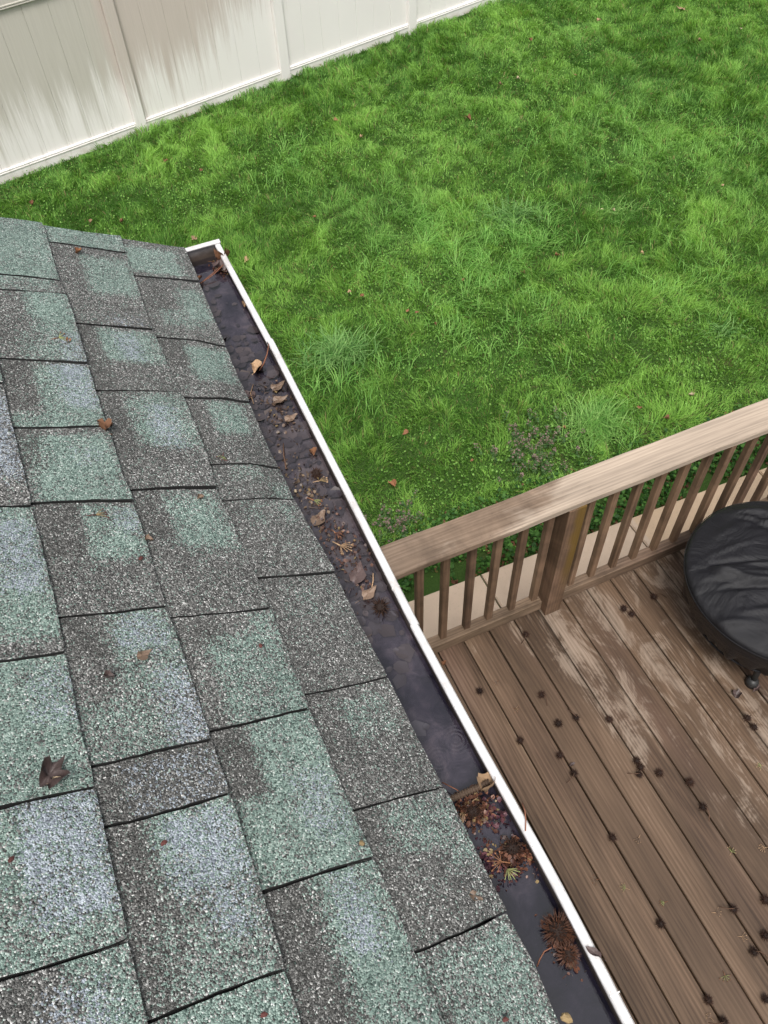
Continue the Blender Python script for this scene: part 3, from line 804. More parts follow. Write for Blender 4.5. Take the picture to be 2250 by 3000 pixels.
# ------------------------------------------------------------------ covered fire bowl on the deck
def covered_bowl():
    cx, cy = 2.38, 1.136
    root = empty('covered_fire_pit', (cx, cy, DZ))
    tag(root, 'low round fire pit or grill under a wrinkled black fabric cover', 'covered grill')
    M = Mat('black_nylon_cover', (0.012, 0.012, 0.014), 0.42, 0.32)
    tc = M.n('TexCoord').outputs['Object']
    n1 = M.noise(tc, 5, 4, 0.55, 1.2); n2 = M.noise(tc, 900, 1)
    M.color(M.mix(M.noise(tc, 6, 4), (0.005, 0.005, 0.006), (0.013, 0.0125, 0.016)))
    M.roughness(M.math('MULTIPLY_ADD', n1, 0.3, 0.34))
    M.bump(M.math('ADD', n1, M.math('MULTIPLY', n2, 0.04)), 0.8, 0.03)
    nr, na = 54, 240
    prof = [(0.0, 0.565), (0.10, 0.560), (0.20, 0.549), (0.30, 0.532), (0.38, 0.515), (0.425, 0.502), (0.442, 0.488), (0.443, 0.465), (0.432, 0.41), (0.41, 0.34), (0.385, 0.275), (0.36, 0.225), (0.345, 0.205)]
    pl = [0.0]
    for a, b in zip(prof[:-1], prof[1:]): pl.append(pl[-1] + math.hypot(b[0] - a[0], b[1] - a[1]))
    r_ = np.random.default_rng(3)
    folds = []           # creases on the top: (point, direction, length, width, height)
    for _ in range(70):
        a = r_.uniform(0, 2 * math.pi); rr = r_.uniform(0.05, 0.42)
        th = r_.normal(-0.45, 0.45)
        folds.append((rr * math.cos(a), rr * math.sin(a), th, r_.uniform(0.10, 0.30), r_.uniform(0.008, 0.022), r_.uniform(-0.024, 0.030)))
    V, F = [], []
    for i in range(nr + 1):
        q = pl[-1] * i / nr
        r0, z0 = np.interp(q, pl, [p[0] for p in prof]), np.interp(q, pl, [p[1] for p in prof])
        for j in range(na):
            a = 2 * math.pi * j / na
            r, z = r0, z0
            x, y = r * math.cos(a), r * math.sin(a)
            if z0 > 0.40:
                for (fx, fy, th, L, w, hgt) in folds:
                    dx, dy = x - fx, y - fy
                    al = dx * math.cos(th) + dy * math.sin(th); ac = -dx * math.sin(th) + dy * math.cos(th) + 0.15 * al * al / L
                    if abs(al) < L * 1.2 and abs(ac) < w * 3:
                        z += hgt * math.exp(-(ac / w) ** 2) * math.exp(-(al / (L * 0.55)) ** 2)
            else:
                k = min(1, (0.40 - z0) / 0.12)
                dr = k * (0.010 * math.sin(a * 17 + 2 * math.sin(a * 5)) + 0.006 * math.sin(a * 41 + 1))
                x += dr * math.cos(a); y += dr * math.sin(a)
            V.append((x, y, z))
    for i in range(nr):
        for j in range(na):
            F.append((i * na + j, (i + 1) * na + j, (i + 1) * na + (j + 1) % na, i * na + (j + 1) % na))
    cover = obj('cover', mesh_np('cover', V, F, M.m, True), root)
    # stitched seam round the rim and one across the top
    pts = [(0.446 * math.cos(t), 0.446 * math.sin(t), 0.478) for t in np.linspace(0, 2 * math.pi, 90)]
    v, f = tube_vf(pts, 0.0022, 5); obj('rim_seam', mesh_np('rim_seam', v, f, M.m, True), cover)
    pts = [(0.349 * math.cos(t), 0.349 * math.sin(t), 0.207) for t in np.linspace(0, 2 * math.pi, 90)]
    v, f = tube_vf(pts, 0.006, 6); obj('drawstring_hem', mesh_np('drawstring_hem', v, f, M.m, True), cover)
    # steel bowl and legs under the cover
    bp = [(0.05, 0.13), (0.18, 0.14), (0.27, 0.18), (0.31, 0.23), (0.33, 0.30)]
    V, F = [], []
    for (r, z) in bp:
        for j in range(40): V.append((r * math.cos(j * math.pi / 20), r * math.sin(j * math.pi / 20), z))
    for i in range(len(bp) - 1):
        for j in range(40): F.append((i * 40 + j, i * 40 + (j + 1) % 40, (i + 1) * 40 + (j + 1) % 40, (i + 1) * 40 + j))
    F.append(tuple(range(40))[::-1])
    obj('bowl', mesh_np('bowl', V, F, m_steel, True), root)
    for i in range(3):
        a = math.atan2(-0.23, -0.187) + i * math.pi * 2 / 3
        c, s = math.cos(a), math.sin(a)
        p = [(0.24 * c, 0.24 * s, 0.26), (0.285 * c, 0.285 * s, 0.12), (0.300 * c, 0.300 * s, 0.03)]
        leg = obj('leg', mesh_np('leg', *tube_vf(p, 0.015, 8), m_steel, True), root)
        obj('foot', mesh_np('foot', *tube_vf([(0.300 * c, 0.300 * s, 0.045), (0.302 * c, 0.302 * s, 0.03), (0.302 * c, 0.302 * s, 0.0)], [0.018, 0.030, 0.030], 12), m_steel, True), leg)
covered_bowl()

# ------------------------------------------------------------------ lawn
def in_view(P, m=40):
    uv, dep = project(P)
    ok = (uv[:, 0] > -m) & (uv[:, 0] < 1659 + m) & (uv[:, 1] > -m) & (uv[:, 1] < 2212)
    roofmask = (uv[:, 0] < 380) & (uv[:, 1] > 560)
    diag = (uv[:, 0] < 480 + (uv[:, 1] - 560) * 0.53) & (uv[:, 1] > 560)
    return ok & ~roofmask & ~diag
def fence_y(x): return 8.69 + (x + 0.62) * math.tan(FA)
PATCHES = []           # bright clover patches and long spots given as (x, y, radius, amount)
def scatter(n, seed):
    r = np.random.default_rng(seed)
    x = r.uniform(-4.5, 11.5, n); y = r.uniform(2.2, 12.0, n)
    k = (y < fence_y(x) - 0.035)
    return x[k], y[k], r
def blades_mesh(name, bx, by, bz, h, w, yaw, lean, leandir, curl, col, mat):
    n = len(bx)
    ax, ay = np.cos(yaw), np.sin(yaw)
    lx, ly = np.cos(leandir) * lean, np.sin(leandir) * lean
    mh = 0.55
    mx, my, mz = bx + lx * h * mh * 0.55, by + ly * h * mh * 0.55, bz + h * mh
    tl = h * (1 - 0.30 * np.clip(lean, 0, 1.6) * curl)
    tx, ty, tz = bx + lx * h, by + ly * h, bz + tl
    V = np.empty((n, 5, 3), np.float32)
    hw = w / 2
    V[:, 0] = np.stack([bx - ax * hw, by - ay * hw, bz - 0.01], 1); V[:, 1] = np.stack([bx + ax * hw, by + ay * hw, bz - 0.01], 1)
    V[:, 2] = np.stack([mx + ax * hw * .85, my + ay * hw * .85, mz], 1); V[:, 3] = np.stack([mx - ax * hw * .85, my - ay * hw * .85, mz], 1)
    V[:, 4] = np.stack([tx, ty, tz], 1)
    me = bpy.data.meshes.new(name)
    me.vertices.add(n * 5); me.vertices.foreach_set('co', V.ravel())
    base = (np.arange(n, dtype=np.int32) * 5)[:, None]
    loops = (base + np.array([0, 1, 2, 3, 3, 2, 4], np.int32)).ravel()
    me.loops.add(n * 7); me.loops.foreach_set('vertex_index', loops)
    me.polygons.add(n * 2)
    st = (np.arange(n, dtype=np.int32) * 7)[:, None] + np.array([0, 4], np.int32)
    me.polygons.foreach_set('loop_start', st.ravel().astype(np.int32))
    me.polygons.foreach_set('loop_total', np.tile(np.array([4, 3], np.int32), n))
    me.update(calc_edges=True)
    ca = me.color_attributes.new('tint', 'FLOAT_COLOR', 'POINT')
    C = np.ones((n, 5, 4), np.float32)
    C[:, :, :3] = col[:, None, :]
    C[:, 0:2, :3] *= 0.75  # roots darkened: occlusion between blades put into the tint
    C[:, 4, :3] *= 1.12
    ca.data.foreach_set('color', C.ravel())
    me.materials.append(mat)
    return me
def lerp3(a, b, t): return np.array(a)[None, :] * (1 - t[:, None]) + np.array(b)[None, :] * t[:, None]

def clover_amount(x, y):
    c = vnoise(x, y, 0.55, 91, 3)
    a = 0.45 * np.clip((c - 0.56) / 0.12, 0, 1)
    for (px, py, r, w) in CLOVER:
        a = np.maximum(a, w * np.clip(1.5 - np.hypot(x - px, y - py) / r, 0, 1))
    return a
CLOVER = []
for (dx, dy, r, w) in ((880, 580, 0.7, 0.9), (640, 340, 0.6, 0.8), (1000, 730, 0.7, 0.8), (420, 420, 0.6, 0.7), (1100, 420, 0.5, 0.5), (1250, 730, 0.6, 0.7),
                       (1020, 1060, 0.45, 1.0), (900, 1110, 0.3, 1.0), (1220, 980, 0.4, 1.0), (1500, 760, 0.5, 0.7), (700, 600, 0.4, 0.5)):
    p = at(dx, dy, 0); CLOVER.append((p.x, p.y, r, w))
def lawn():
    x, y, r = scatter(1500000, 5)
    P = np.stack([x, y, np.full_like(x, 0.05)], 1)
    vis = in_view(P)
    dist = np.hypot(x, y)
    keep = r.random(len(x)) < np.where(vis, np.where(dist < 7, 1.0, 0.80), 0.32)
    path_k = ~((y < far_edge(x) + 0.30) & (x > -3))
    keep &= path_k
    x, y, vis, dist = x[keep], y[keep], vis[keep], dist[keep]
    n = len(x)
    clump = vnoise(x, y, 3.2, 21, 3); big = vnoise(x, y, 0.7, 31, 3); mid = vnoise(x, y, 1.7, 41, 2); ct = vnoise(x, y, 7.0, 61, 2)
    ca = clover_amount(x, y)
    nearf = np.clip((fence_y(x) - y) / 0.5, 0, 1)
    h = (0.030 + 0.050 * np.clip((clump - 0.25) * 1.7, 0, 1) ** 1.3 + 0.070 * np.clip((ct - 0.36) * 2.2, 0, 1) ** 1.5) * r.uniform(0.55, 1.25, n) * (1 - 0.40 * ca)
    h = np.clip(h, 0.022, 0.19)
    w = r.uniform(0.0034, 0.0068, n) * np.where(vis, 1, 1.5) * np.where(dist > 8, 1.25, 1)
    yaw = r.uniform(0, math.pi, n)
    fld = vnoise(x, y, 2.2, 71, 2) * 8 * math.pi
    ld = fld + r.normal(0, 0.8, n)
    lean = np.abs(r.normal(0.60, 0.32, n)) + 0.35 * np.clip(mid - 0.5, 0, 1) * 2
    t = np.clip(0.42 + (big - 0.5) * 0.8 + (clump - 0.5) * 0.9 + (ct - 0.5) * 0.7 + (mid - 0.5) * 0.7 + r.normal(0, 0.30, n), 0, 1)
    col = lerp3((0.070, 0.190, 0.026), (0.300, 0.530, 0.105), t)
    cool = np.clip((vnoise(x, y, 0.8, 81, 2) - 0.5) * 3, 0, 1) * 0.6 + (1 - nearf) * 0.6  # random cooler patches, plus shade along the fence put into the colour
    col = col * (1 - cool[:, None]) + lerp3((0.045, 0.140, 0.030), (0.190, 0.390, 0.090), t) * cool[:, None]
    dry = r.random(n) < 0.035 + 0.10 * np.clip(0.3 - nearf, 0, 1)
    col[dry] = lerp3((0.22, 0.17, 0.07), (0.36, 0.30, 0.14), r.random(dry.sum()))
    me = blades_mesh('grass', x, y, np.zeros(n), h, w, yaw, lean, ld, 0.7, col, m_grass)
    o = obj('grass', me); tag(o, 'lush uneven green lawn grass filling the yard', 'grass', kind='stuff')
    print('blades', n)
lawn()

def coarse_blades():
    r = np.random.default_rng(19)
    X, Y = [], []
    for (dx, dy, rad, n) in ((1000, 560, 0.9, 5200), (880, 480, 0.6, 2600), (1150, 520, 0.7, 3000), (760, 800, 0.45, 1700), (1080, 700, 0.6, 2400), (1400, 600, 0.9, 2600), (1290, 900, 0.35, 1500), (620, 360, 0.6, 1800), (1500, 300, 1.3, 2600), (1300, 330, 1.0, 1600)):
        p = at(dx, dy, 0); X.append(r.normal(p.x, rad * 0.5, n)); Y.append(r.normal(p.y, rad * 0.5, n))
    x, y = np.concatenate(X), np.concatenate(Y)
    k = (y < fence_y(x) - 0.1) & (y > far_edge(x) + 0.3) & (vnoise(x, y, 4.5, 44, 2) > 0.50) & (r.random(len(x)) < 0.40)
    x, y = x[k], y[k]; n = len(x)
    h = r.uniform(0.06, 0.17, n); w = r.uniform(0.004, 0.007, n)
    ld = vnoise(x, y, 1.6, 72, 2) * 8 * math.pi + r.normal(0, 0.7, n)
    col = lerp3((0.10, 0.28, 0.04), (0.29, 0.53, 0.13), np.clip(r.normal(0.5, 0.3, n), 0, 1))
    me = blades_mesh('coarse_grass', x, y, np.zeros(n), h, w, ld + math.pi / 2, np.abs(r.normal(1.1, 0.35, n)), ld, 0.8, col, m_grass)
    o = obj('coarse_grass', me); tag(o, 'pale broad-bladed coarse grass running through the middle of the lawn', 'grass', kind='stuff')
coarse_blades()

def leaf_patch(name, x, y, z, size, col, mat, r, tilt=0.5):
    """small broad leaves: each a folded diamond of two triangles pairs"""
    n = len(x)
    yaw = r.uniform(0, 2 * math.pi, n); ti = r.normal(0, tilt, n); ro = r.normal(0, tilt, n)
    d = np.stack([np.cos(yaw) * np.cos(ti), np.sin(yaw) * np.cos(ti), np.sin(ti)], 1)
    s = np.stack([-np.sin(yaw) * np.cos(ro), np.cos(yaw) * np.cos(ro), np.sin(ro)], 1)
    c = np.stack([x, y, z], 1); L = size[:, None]
    V = np.empty((n, 6, 3), np.float32)
    up = np.array([0, 0, 1.0])
    V[:, 0] = c - d * L * 0.5
    V[:, 1] = c - d * L * 0.08 + s * L * 0.42 + up * L * 0.10
    V[:, 2] = c + d * L * 0.38 + s * L * 0.28 + up * L * 0.06
    V[:, 3] = c + d * L * 0.52
    V[:, 4] = c + d * L * 0.38 - s * L * 0.28 + up * L * 0.06
    V[:, 5] = c - d * L * 0.08 - s * L * 0.42 + up * L * 0.10
    me = bpy.data.meshes.new(name)
    me.vertices.add(n * 6); me.vertices.foreach_set('co', V.ravel())
    base = (np.arange(n, dtype=np.int32) * 6)[:, None]
    me.loops.add(n * 8); me.loops.foreach_set('vertex_index', (base + np.array([0, 3, 2, 1, 0, 5, 4, 3], np.int32)).ravel())
    me.polygons.add(n * 2)
    me.polygons.foreach_set('loop_start', ((np.arange(n, dtype=np.int32) * 8)[:, None] + np.array([0, 4], np.int32)).ravel())
    me.polygons.foreach_set('loop_total', np.full(n * 2, 4, np.int32))
    me.update(calc_edges=True)
    ca = me.color_attributes.new('tint', 'FLOAT_COLOR', 'POINT')
    C = np.ones((n, 6, 4), np.float32); C[:, :, :3] = col[:, None, :]
    ca.data.foreach_set('color', C.ravel())
    me.materials.append(mat)
    return me
def clover():
    x, y, r = scatter(420000, 8)
    a = clover_amount(x, y)
    P = np.stack([x, y, np.full_like(x, 0.05)], 1)
    k = (r.random(len(x)) < a * 0.40 * np.where(in_view(P), 1, 0.15)) & (y > far_edge(x) + 0.02)
    x, y = x[k], y[k]; n = len(x)
    cl = vnoise(x, y, 3.2, 21, 3)
    z = 0.018 + 0.045 * r.random(n) * (0.4 + cl)
    size = r.uniform(0.010, 0.020, n)
    col = lerp3((0.10, 0.23, 0.035), (0.27, 0.48, 0.11), np.clip(r.normal(0.45, 0.3, n), 0, 1))
    o = obj('clover', leaf_patch('clover', x, y, z, size, col, m_grass, r, 0.45))
    tag(o, 'pale green clover and broad-leaved weeds spread through the lawn', 'clover', kind='stuff')
    print('clover', n)
clover()
def border_weeds():
    r = np.random.default_rng(77)
    n = 30000
    x = r.uniform(-2.5, 5.5, n); y = r.uniform(0, 1, n) ** 1.1 * 0.55
    k = (vnoise(x, y, 5, 12, 2) > 0.30) & (r.random(n) < np.clip(1.3 - y * 2.1, 0, 1))
    x, y = x[k], y[k]; y = y + far_edge(x) + 0.012; n = len(x)
    z = 0.015 + 0.085 * r.random(n) * (0.3 + vnoise(x, y, 9, 14, 2))
    size = r.uniform(0.016, 0.036, n)
    col = lerp3((0.022, 0.075, 0.015), (0.10, 0.24, 0.04), np.clip(r.normal(0.4, 0.3, n), 0, 1))
    br = r.random(n) < 0.16
    col[br] = lerp3((0.10, 0.04, 0.025), (0.30, 0.15, 0.08), r.random(br.sum())); z[br] = 0.012 + 0.01 * r.random(br.sum())
    o = obj('ground_cover', leaf_patch('ground_cover', x, y, z, size, col, m_grass, r, 0.55))
    tag(o, 'dark green ground cover and brown leaf litter along the concrete path', 'ground cover', kind='stuff')
border_weeds()
def nettle(name, dx, dy, rad, n_st, label):
    """a patch of low weeds with whorled leaves and dusky pink tops"""
    r = np.random.default_rng(int(dx))
    c = at(dx, dy, 0.0)
    root = empty(name, c)
    tag(root, label, 'weeds', 'dusky weed patches by the railing')
    X, Y, Z, S, C = [], [], [], [], []
    stems = ([], [])
    for _ in range(n_st):
        q = r.normal(0, rad * 0.5, 2); hgt = r.uniform(0.07, 0.15)
        lean = r.normal(0, 0.25, 2)
        stems = join_vf(stems, tube_vf([(q[0], q[1], -0.01), (q[0] + lean[0] * hgt, q[1] + lean[1] * hgt, hgt)], 0.0014, 4, False))
        for lv in range(5):
            f = 0.3 + 0.7 * lv / 4
            for _k in range(4 if lv < 4 else 6):
                a = r.uniform(0, 6.28); rr = 0.016 * (1.15 - f * 0.5)
                X.append(q[0] + lean[0] * hgt * f + rr * math.cos(a)); Y.append(q[1] + lean[1] * hgt * f + rr * math.sin(a)); Z.append(hgt * f)
                S.append(r.uniform(0.014, 0.026) * (1.1 - 0.4 * f))
                g = r.random()
                C.append((0.24 + .1 * g, 0.17 + .07 * g, 0.15 + .06 * g) if lv >= 3 and r.random() < 0.6 else (0.06 + .05 * g, 0.13 + .08 * g, 0.045 + .02 * g))
    obj('leaves', leaf_patch('leaves', np.array(X), np.array(Y), np.array(Z), np.array(S), np.array(C), m_grass, r, 0.5), root)['kind'] = 'stuff'
    obj('stems', mesh_np('stems', *stems, m_green_stalk), root)['kind'] = 'stuff'
nettle('weed_patch', 1150, 985, 0.28, 90, 'dusky pink-topped weed patch on lawn just beyond the middle of the railing')
nettle('weed_patch', 865, 1135, 0.16, 40, 'small dusky weed patch between the white gutter and the rail cap')
def tuft(dx, dy, rad, n_b, L, tone, label, seed):
    r = np.random.default_rng(seed)
    c = at(dx, dy, 0.0)
    V, F, C = [], [], []
    for _ in range(n_b):
        a = r.uniform(0, 2 * math.pi); rr = rad * math.sqrt(r.random())
        bx, by = rr * math.cos(a) * 1.25, rr * math.sin(a) * 0.8
        if r.random() < 0.5: bx *= 0.45; by *= 0.45
        da = r.choice([a, seed * 1.7 - 0.6, seed * 1.7 + 1.9]) + r.normal(0, 0.65); l = L * r.uniform(0.5, 1.15); up = r.uniform(0.45, 0.95); w = r.uniform(0.004, 0.0075)
        px, py = -math.sin(da) * w / 2, math.cos(da) * w / 2
        base = len(V)
        t = r.random()
        for i in range(5):
            f = i / 4
            hor = l * (f ** 1.5) * (0.75 - 0.25 * up); ver = l * (up * f - (0.45 + 0.2 * (1 - up)) * f * f)
            k = (1 - f ** 2.2)
            x, y, z = bx + math.cos(da) * hor, by + math.sin(da) * hor, max(ver, 0.012) - (0.02 if i == 0 else 0)
            V += [(x - px * k, y - py * k, z), (x + px * k, y + py * k, z)]
            g = 0.8 + 0.35 * f
            cc = tuple(np.array(tone[0]) * (1 - t) * g + np.array(tone[1]) * t * g) + (1,)
            C += [cc, cc]
        for i in range(4): F.append((base + 2 * i, base + 2 * i + 1, base + 2 * i + 3, base + 2 * i + 2))
    me = mesh_np('grass_tuft', V, F, m_grass, True)
    ca = me.color_attributes.new('tint', 'FLOAT_COLOR', 'POINT'); ca.data.foreach_set('color', np.array(C, np.float32).ravel())
    o = obj('grass_tuft', me, None, c); tag(o, label, 'grass tuft', 'coarse long grass tufts in the lawn')
T1 = ((0.07, 0.21, 0.04), (0.30, 0.50, 0.17))
T2 = ((0.09, 0.25, 0.04), (0.32, 0.52, 0.15))
tuft(735, 770, 0.26, 640, 0.34, T1, 'large arching coarse grass tuft on the lawn next to the white gutter', 1)
tuft(1100, 478, 0.26, 360, 0.34, T1, 'pale coarse grass tuft out in the middle of the open lawn', 2)
tuft(1280, 920, 0.24, 900, 0.28, T2, 'dense pale grass tuft just beyond the railing cap', 3)
tuft(1330, 465, 0.18, 140, 0.26, T2, 'thin small grass tuft to the right of the pale one on the open lawn', 4)
tuft(1560, 720, 0.16, 120, 0.22, T1, 'short grass tuft at the right edge of the lawn above the railing', 6)

# ------------------------------------------------------------------ small things: leaves, seed balls, stalks, twigs
def leaf_vf(L, W, curl, lobes, r, crumple=0.15):
    """a dry leaf with a midrib fold, lobed outline and curled edges"""
    n = 20; V = [(0, 0, 0)]; F = []
    rings = 3
    for k in range(1, rings + 1):
        f = k / rings
        for j in range(n):
            a = 2 * math.pi * j / n
            rad = 1.0
            if lobes: rad = 0.66 + 0.34 * abs(math.cos(a * lobes / 2 + 0.5 * math.sin(a * 2 + 1))) ** 1.5 * (0.7 + 0.4 * math.sin(a * 1.3 + 2))
            rad *= 1 + r.uniform(-0.07, 0.07)
            x = math.cos(a) * L / 2 * rad * f * (1.0 + 0.15 * math.cos(a)); y = math.sin(a) * W / 2 * rad * f * (1.1 - 0.35 * math.cos(a) ** 2)
            z = curl * L * (f ** 2) * (0.35 + 0.65 * abs(math.sin(a))) * (1 if r.random() < 0.97 else 0.3) + r.uniform(-1, 1) * crumple * L * 0.12 * f
            z += 0.06 * L * math.sin(a * 3 + L * 900) * f
            V.append((x, y, z))
    for j in range(n): F.append((0, 1 + j, 1 + (j + 1) % n))
    for k in range(rings - 1):
        o = 1 + k * n
        for j in range(n): F.append((o + j, o + n + j, o + n + (j + 1) % n, o + (j + 1) % n))
    return V, F
LEAVES = {}
def leaf_mesh(kind, mat, seed):
    key = (kind, mat.name, seed % 4)
    if key not in LEAVES:
        r = random.Random(seed % 4 + hash(kind) % 1 + 5)
        L, W, curl, lob, cr = {'flat': (1, 0.62, 0.05, 3, 0.5), 'curled': (1, 0.68, 0.45, 3, 1.2), 'lobed': (1, 0.85, 0.32, 5, 1.6), 'narrow': (1, 0.42, 0.2, 0, 0.5)}[kind]
        V, F = leaf_vf(L, W, curl, lob, r, cr)
        st = tube_vf([(-0.5, 0, 0), (-0.62, 0.02, 0.03), (-0.78, 0.03, 0.08)], 0.012, 4)
        V, F = join_vf((V, F), st)
        zmin = min(v[2] for v in V)
        V = [(v[0], v[1], v[2] - zmin) for v in V]
        LEAVES[key] = mesh_np('leaf', V, F, mat, True)
    return LEAVES[key]
def put_leaf(p, size, kind, mat, label, group, normal=None, rz=None, tilt=0.0, seed=None, name='fallen_leaf'):
    seed = random.randrange(1000) if seed is None else seed
    o = obj(name, leaf_mesh(kind, mat, seed), None, p)
    q = Quaternion((0, 0, 1), random.uniform(0, 6.28) if rz is None else rz)
    if tilt: q = Quaternion((math.cos(seed), math.sin(seed), 0), tilt) @ q
    if normal is not None: q = Vector((0, 0, 1)).rotation_difference(normal) @ q
    o.rotation_mode = 'QUATERNION'; o.rotation_quaternion = q
    o.scale = (size, size, size)
    tag(o, label, 'leaf', group)
    return o
def ball_mesh(name, mat, spikes, seed, core=0.58):
    r = random.Random(seed)
    bm = bmesh.new(); bmesh.ops.create_icosphere(bm, subdivisions=2, radius=core)
    V = [v.co.copy() * (1 + r.uniform(-.06, .06)) for v in bm.verts]; F = [tuple(v.index for v in f.verts) for f in bm.faces]
    bm.free()
    ncore = len(F)
    ga = math.pi * (3 - math.sqrt(5))
    for i in range(spikes):
        z = 1 - 2 * (i + 0.5) / spikes; rr = math.sqrt(1 - z * z); a = i * ga
        d = Vector((rr * math.cos(a), rr * math.sin(a), z)); d = (d + Vector((r.gauss(0, .10), r.gauss(0, .10), r.gauss(0, .10)))).normalized()
        t = d.orthogonal().normalized(); b = d.cross(t)
        L = r.uniform(0.85, 1.08); w = 0.06 if spikes < 100 else 0.034
        o = len(V); bend = t * r.uniform(-.10, .10)
        V += [d * core * 0.9 + t * w, d * core * 0.9 + b * w, d * core * 0.9 - t * w, d * core * 0.9 - b * w, d * L + bend]
        F += [(o, o + 1, o + 4), (o + 1, o + 2, o + 4), (o + 2, o + 3, o + 4), (o + 3, o, o + 4)]
    me = mesh_np(name, V, F, m_core)
    me.materials.append(mat)
    me.polygons.foreach_set('material_index', [0] * ncore + [1] * (len(F) - ncore))
    return me
m_core = mat_plain('seed_ball_core', (0.018, 0.009, 0.006), 0.5, 200)
BALLS = [ball_mesh('seed_ball', m_ball, 60, s, 0.5) for s in (1, 2, 3)]
BALLS_RED = [ball_mesh('seed_ball', m_ballred, 230, s, 0.56) for s in (4, 5)]
STEM = mesh_np('stem', *tube_vf([(0, 0, 0.5), (0.5, 0.2, 0.9), (1.3, 0.3, 0.75), (2.3, 0.1, 0.1)], 0.07, 5), m_twig, True)
def put_ball(p, rad, label, group, red=False, stem=False, i=0):
    o = obj('seed_ball', (BALLS_RED if red else BALLS)[i % (2 if red else 3)], None, p)
    o.scale = (rad, rad, rad); o.rotation_euler = (random.uniform(0, 6), random.uniform(0, 6), random.uniform(0, 6))
    if stem:
        s = obj('stem', STEM, o); o.rotation_euler = (0, 0, random.uniform(0, 6))
    tag(o, label, 'seed ball', group)
    return o
ORD = ['first', 'second', 'third', 'fourth', 'fifth', 'sixth', 'seventh', 'eighth', 'ninth', 'tenth', 'eleventh', 'twelfth', 'thirteenth', 'fourteenth', 'fifteenth', 'sixteenth',
       'seventeenth', 'eighteenth', 'nineteenth', 'twentieth', 'twenty-first', 'twenty-second', 'twenty-third', 'twenty-fourth', 'twenty-fifth', 'twenty-sixth', 'twenty-seventh', 'twenty-eighth',
       'twenty-ninth', 'thirtieth', 'thirty-first', 'thirty-second', 'thirty-third', 'thirty-fourth', 'thirty-fifth', 'thirty-sixth', 'thirty-seventh', 'thirty-eighth', 'thirty-ninth', 'fortieth']
# seed balls on the deck
def s1(x, y): return ((1250 + x / 1.659) / K, (1800 + y / 1.659) / K)
def s2(x, y): return ((1250 + x / 1.659) / K, (2400 + y / 1.659) / K)
def s5(x, y): return ((1100 + x / 1.4426) / K, (1100 + y / 1.4426) / K)
balls = [s1(*q) for q in ((258, 372), (560, 390), (455, 613), (640, 530), (727, 502), (888, 510), (648, 685), (716, 772), (1022, 712), (1040, 742), (1034, 778), (1132, 770), (1280, 815), (1345, 937), (1560, 503), (1592, 548), (482, 97))]
balls += [s2(*q) for q in ((905, 90), (1137, 508), (1493, 437), (1648, 392), (1648, 565), (1592, 645), (1650, 875), (1370, 880), (1445, 985))]
balls += [s5(*q) for q in ((1050, 985), (1083, 1008), (1178, 935))]
pts = []
for i, (dx, dy) in enumerate(balls):
    p = at(dx, dy, DZ + 0.016); pts.append((int((p.x - GX) // PW), -p.y, p, i))
pts.sort(key=lambda t: (t[0], t[1]))
cnt = {}
for (bd, _, p, i) in pts:
    cnt[bd] = cnt.get(bd, 0) + 1
tot = dict(cnt); cnt = {}
for (bd, _, p, i) in pts:
    j = cnt.get(bd, 0); cnt[bd] = j + 1
    nm = ORD[max(bd - 1, 0)]
    lab = ('spiky brown seed ball, %s from the railing on the %s deck plank from the gutter' % (ORD[j], nm)) if tot[bd] > 1 else 'only spiky brown seed ball lying on the %s deck plank from the gutter' % nm
    put_ball(p, random.uniform(0.0235, 0.028), lab, 'spiky seed balls scattered on the deck', stem=(i % 3 == 1), i=i)
# seed balls in the gutter
g_balls = [((822, 1311), 0.0195, False, 'dark spiky seed ball half sunk in gutter water above the railing end'),
           ((683, 1022), 0.015, False, 'small dark seed ball in gutter water near the pale silt and red leaf'),
           ((1107, 1832), 0.019, False, 'dark seed ball against the gutter wall beside the green stalk cluster'),
           ((1205, 2008), 0.0240, True, 'largest rusty spiky seed ball in the gutter near the bottom of the photo'),
           ((1227, 2062), 0.0175, True, 'smaller rusty seed ball touching the largest one in the gutter'),
           ((1022, 1752), 0.018, False, 'dark seed ball in the debris clump under the ribbed hanger rod')]
for i, ((dx, dy), rad, red, lab) in enumerate(g_balls):
    put_ball(at(dx, dy, WZ + rad * 0.45), rad, lab, 'spiky seed balls lying in the gutter', red=red, i=i)

# leaves on the lawn
lawn_leaves = [(725, 258, .07, 'b'), (420, 519, .07, 't'), (533, 565, .075, 't'), (1012, 256, .08, 'b'), (1118, 170, .05, 'p'), (1242, 162, .045, 'b'), (1080, 183, .06, 't'), (1145, 88, .06, 'b'),
               (1470, 20, .13, 't'), (1510, 88, .06, 't'), (1600, 62, .05, 'p'), (1292, 46, .07, 't'), (1385, 548, .05, 't'), (1203, 553, .06, 'o'), (1325, 455, .04, 'p'), (1300, 452, .035, 'p'),
               (783, 640, .045, 'o'), (755, 632, .04, 't'), (880, 672, .05, 'o'), (900, 675, .045, 'b'), (1000, 605, .035, 'o'), (877, 935, .065, 'o'), (848, 1048, .075, 'o'), (1020, 995, .035, 'o'),
               (1218, 925, .035, 'o'), (1495, 855, .05, 'p'), (1380, 880, .05, 'o'), (1440, 905, .05, 'b'), (355, 350, .07, 'b'), (435, 368, .06, 'b'), (195, 480, .06, 't'), (265, 478, .05, 'b'),
               (70, 440, .07, 'b'), (780, 297, .05, 't'), (680, 470, .04, 'o'), (940, 700, .04, 'b'), (1560, 400, .05, 't'), (1130, 590, .045, 'b')]
lm = {'b': (m_leaf_brown, 'brown'), 't': (m_leaf_tan, 'tan'), 'p': (m_leaf_pale, 'pale straw'), 'o': (m_leaf_orange, 'orange-brown')}
byc = {}
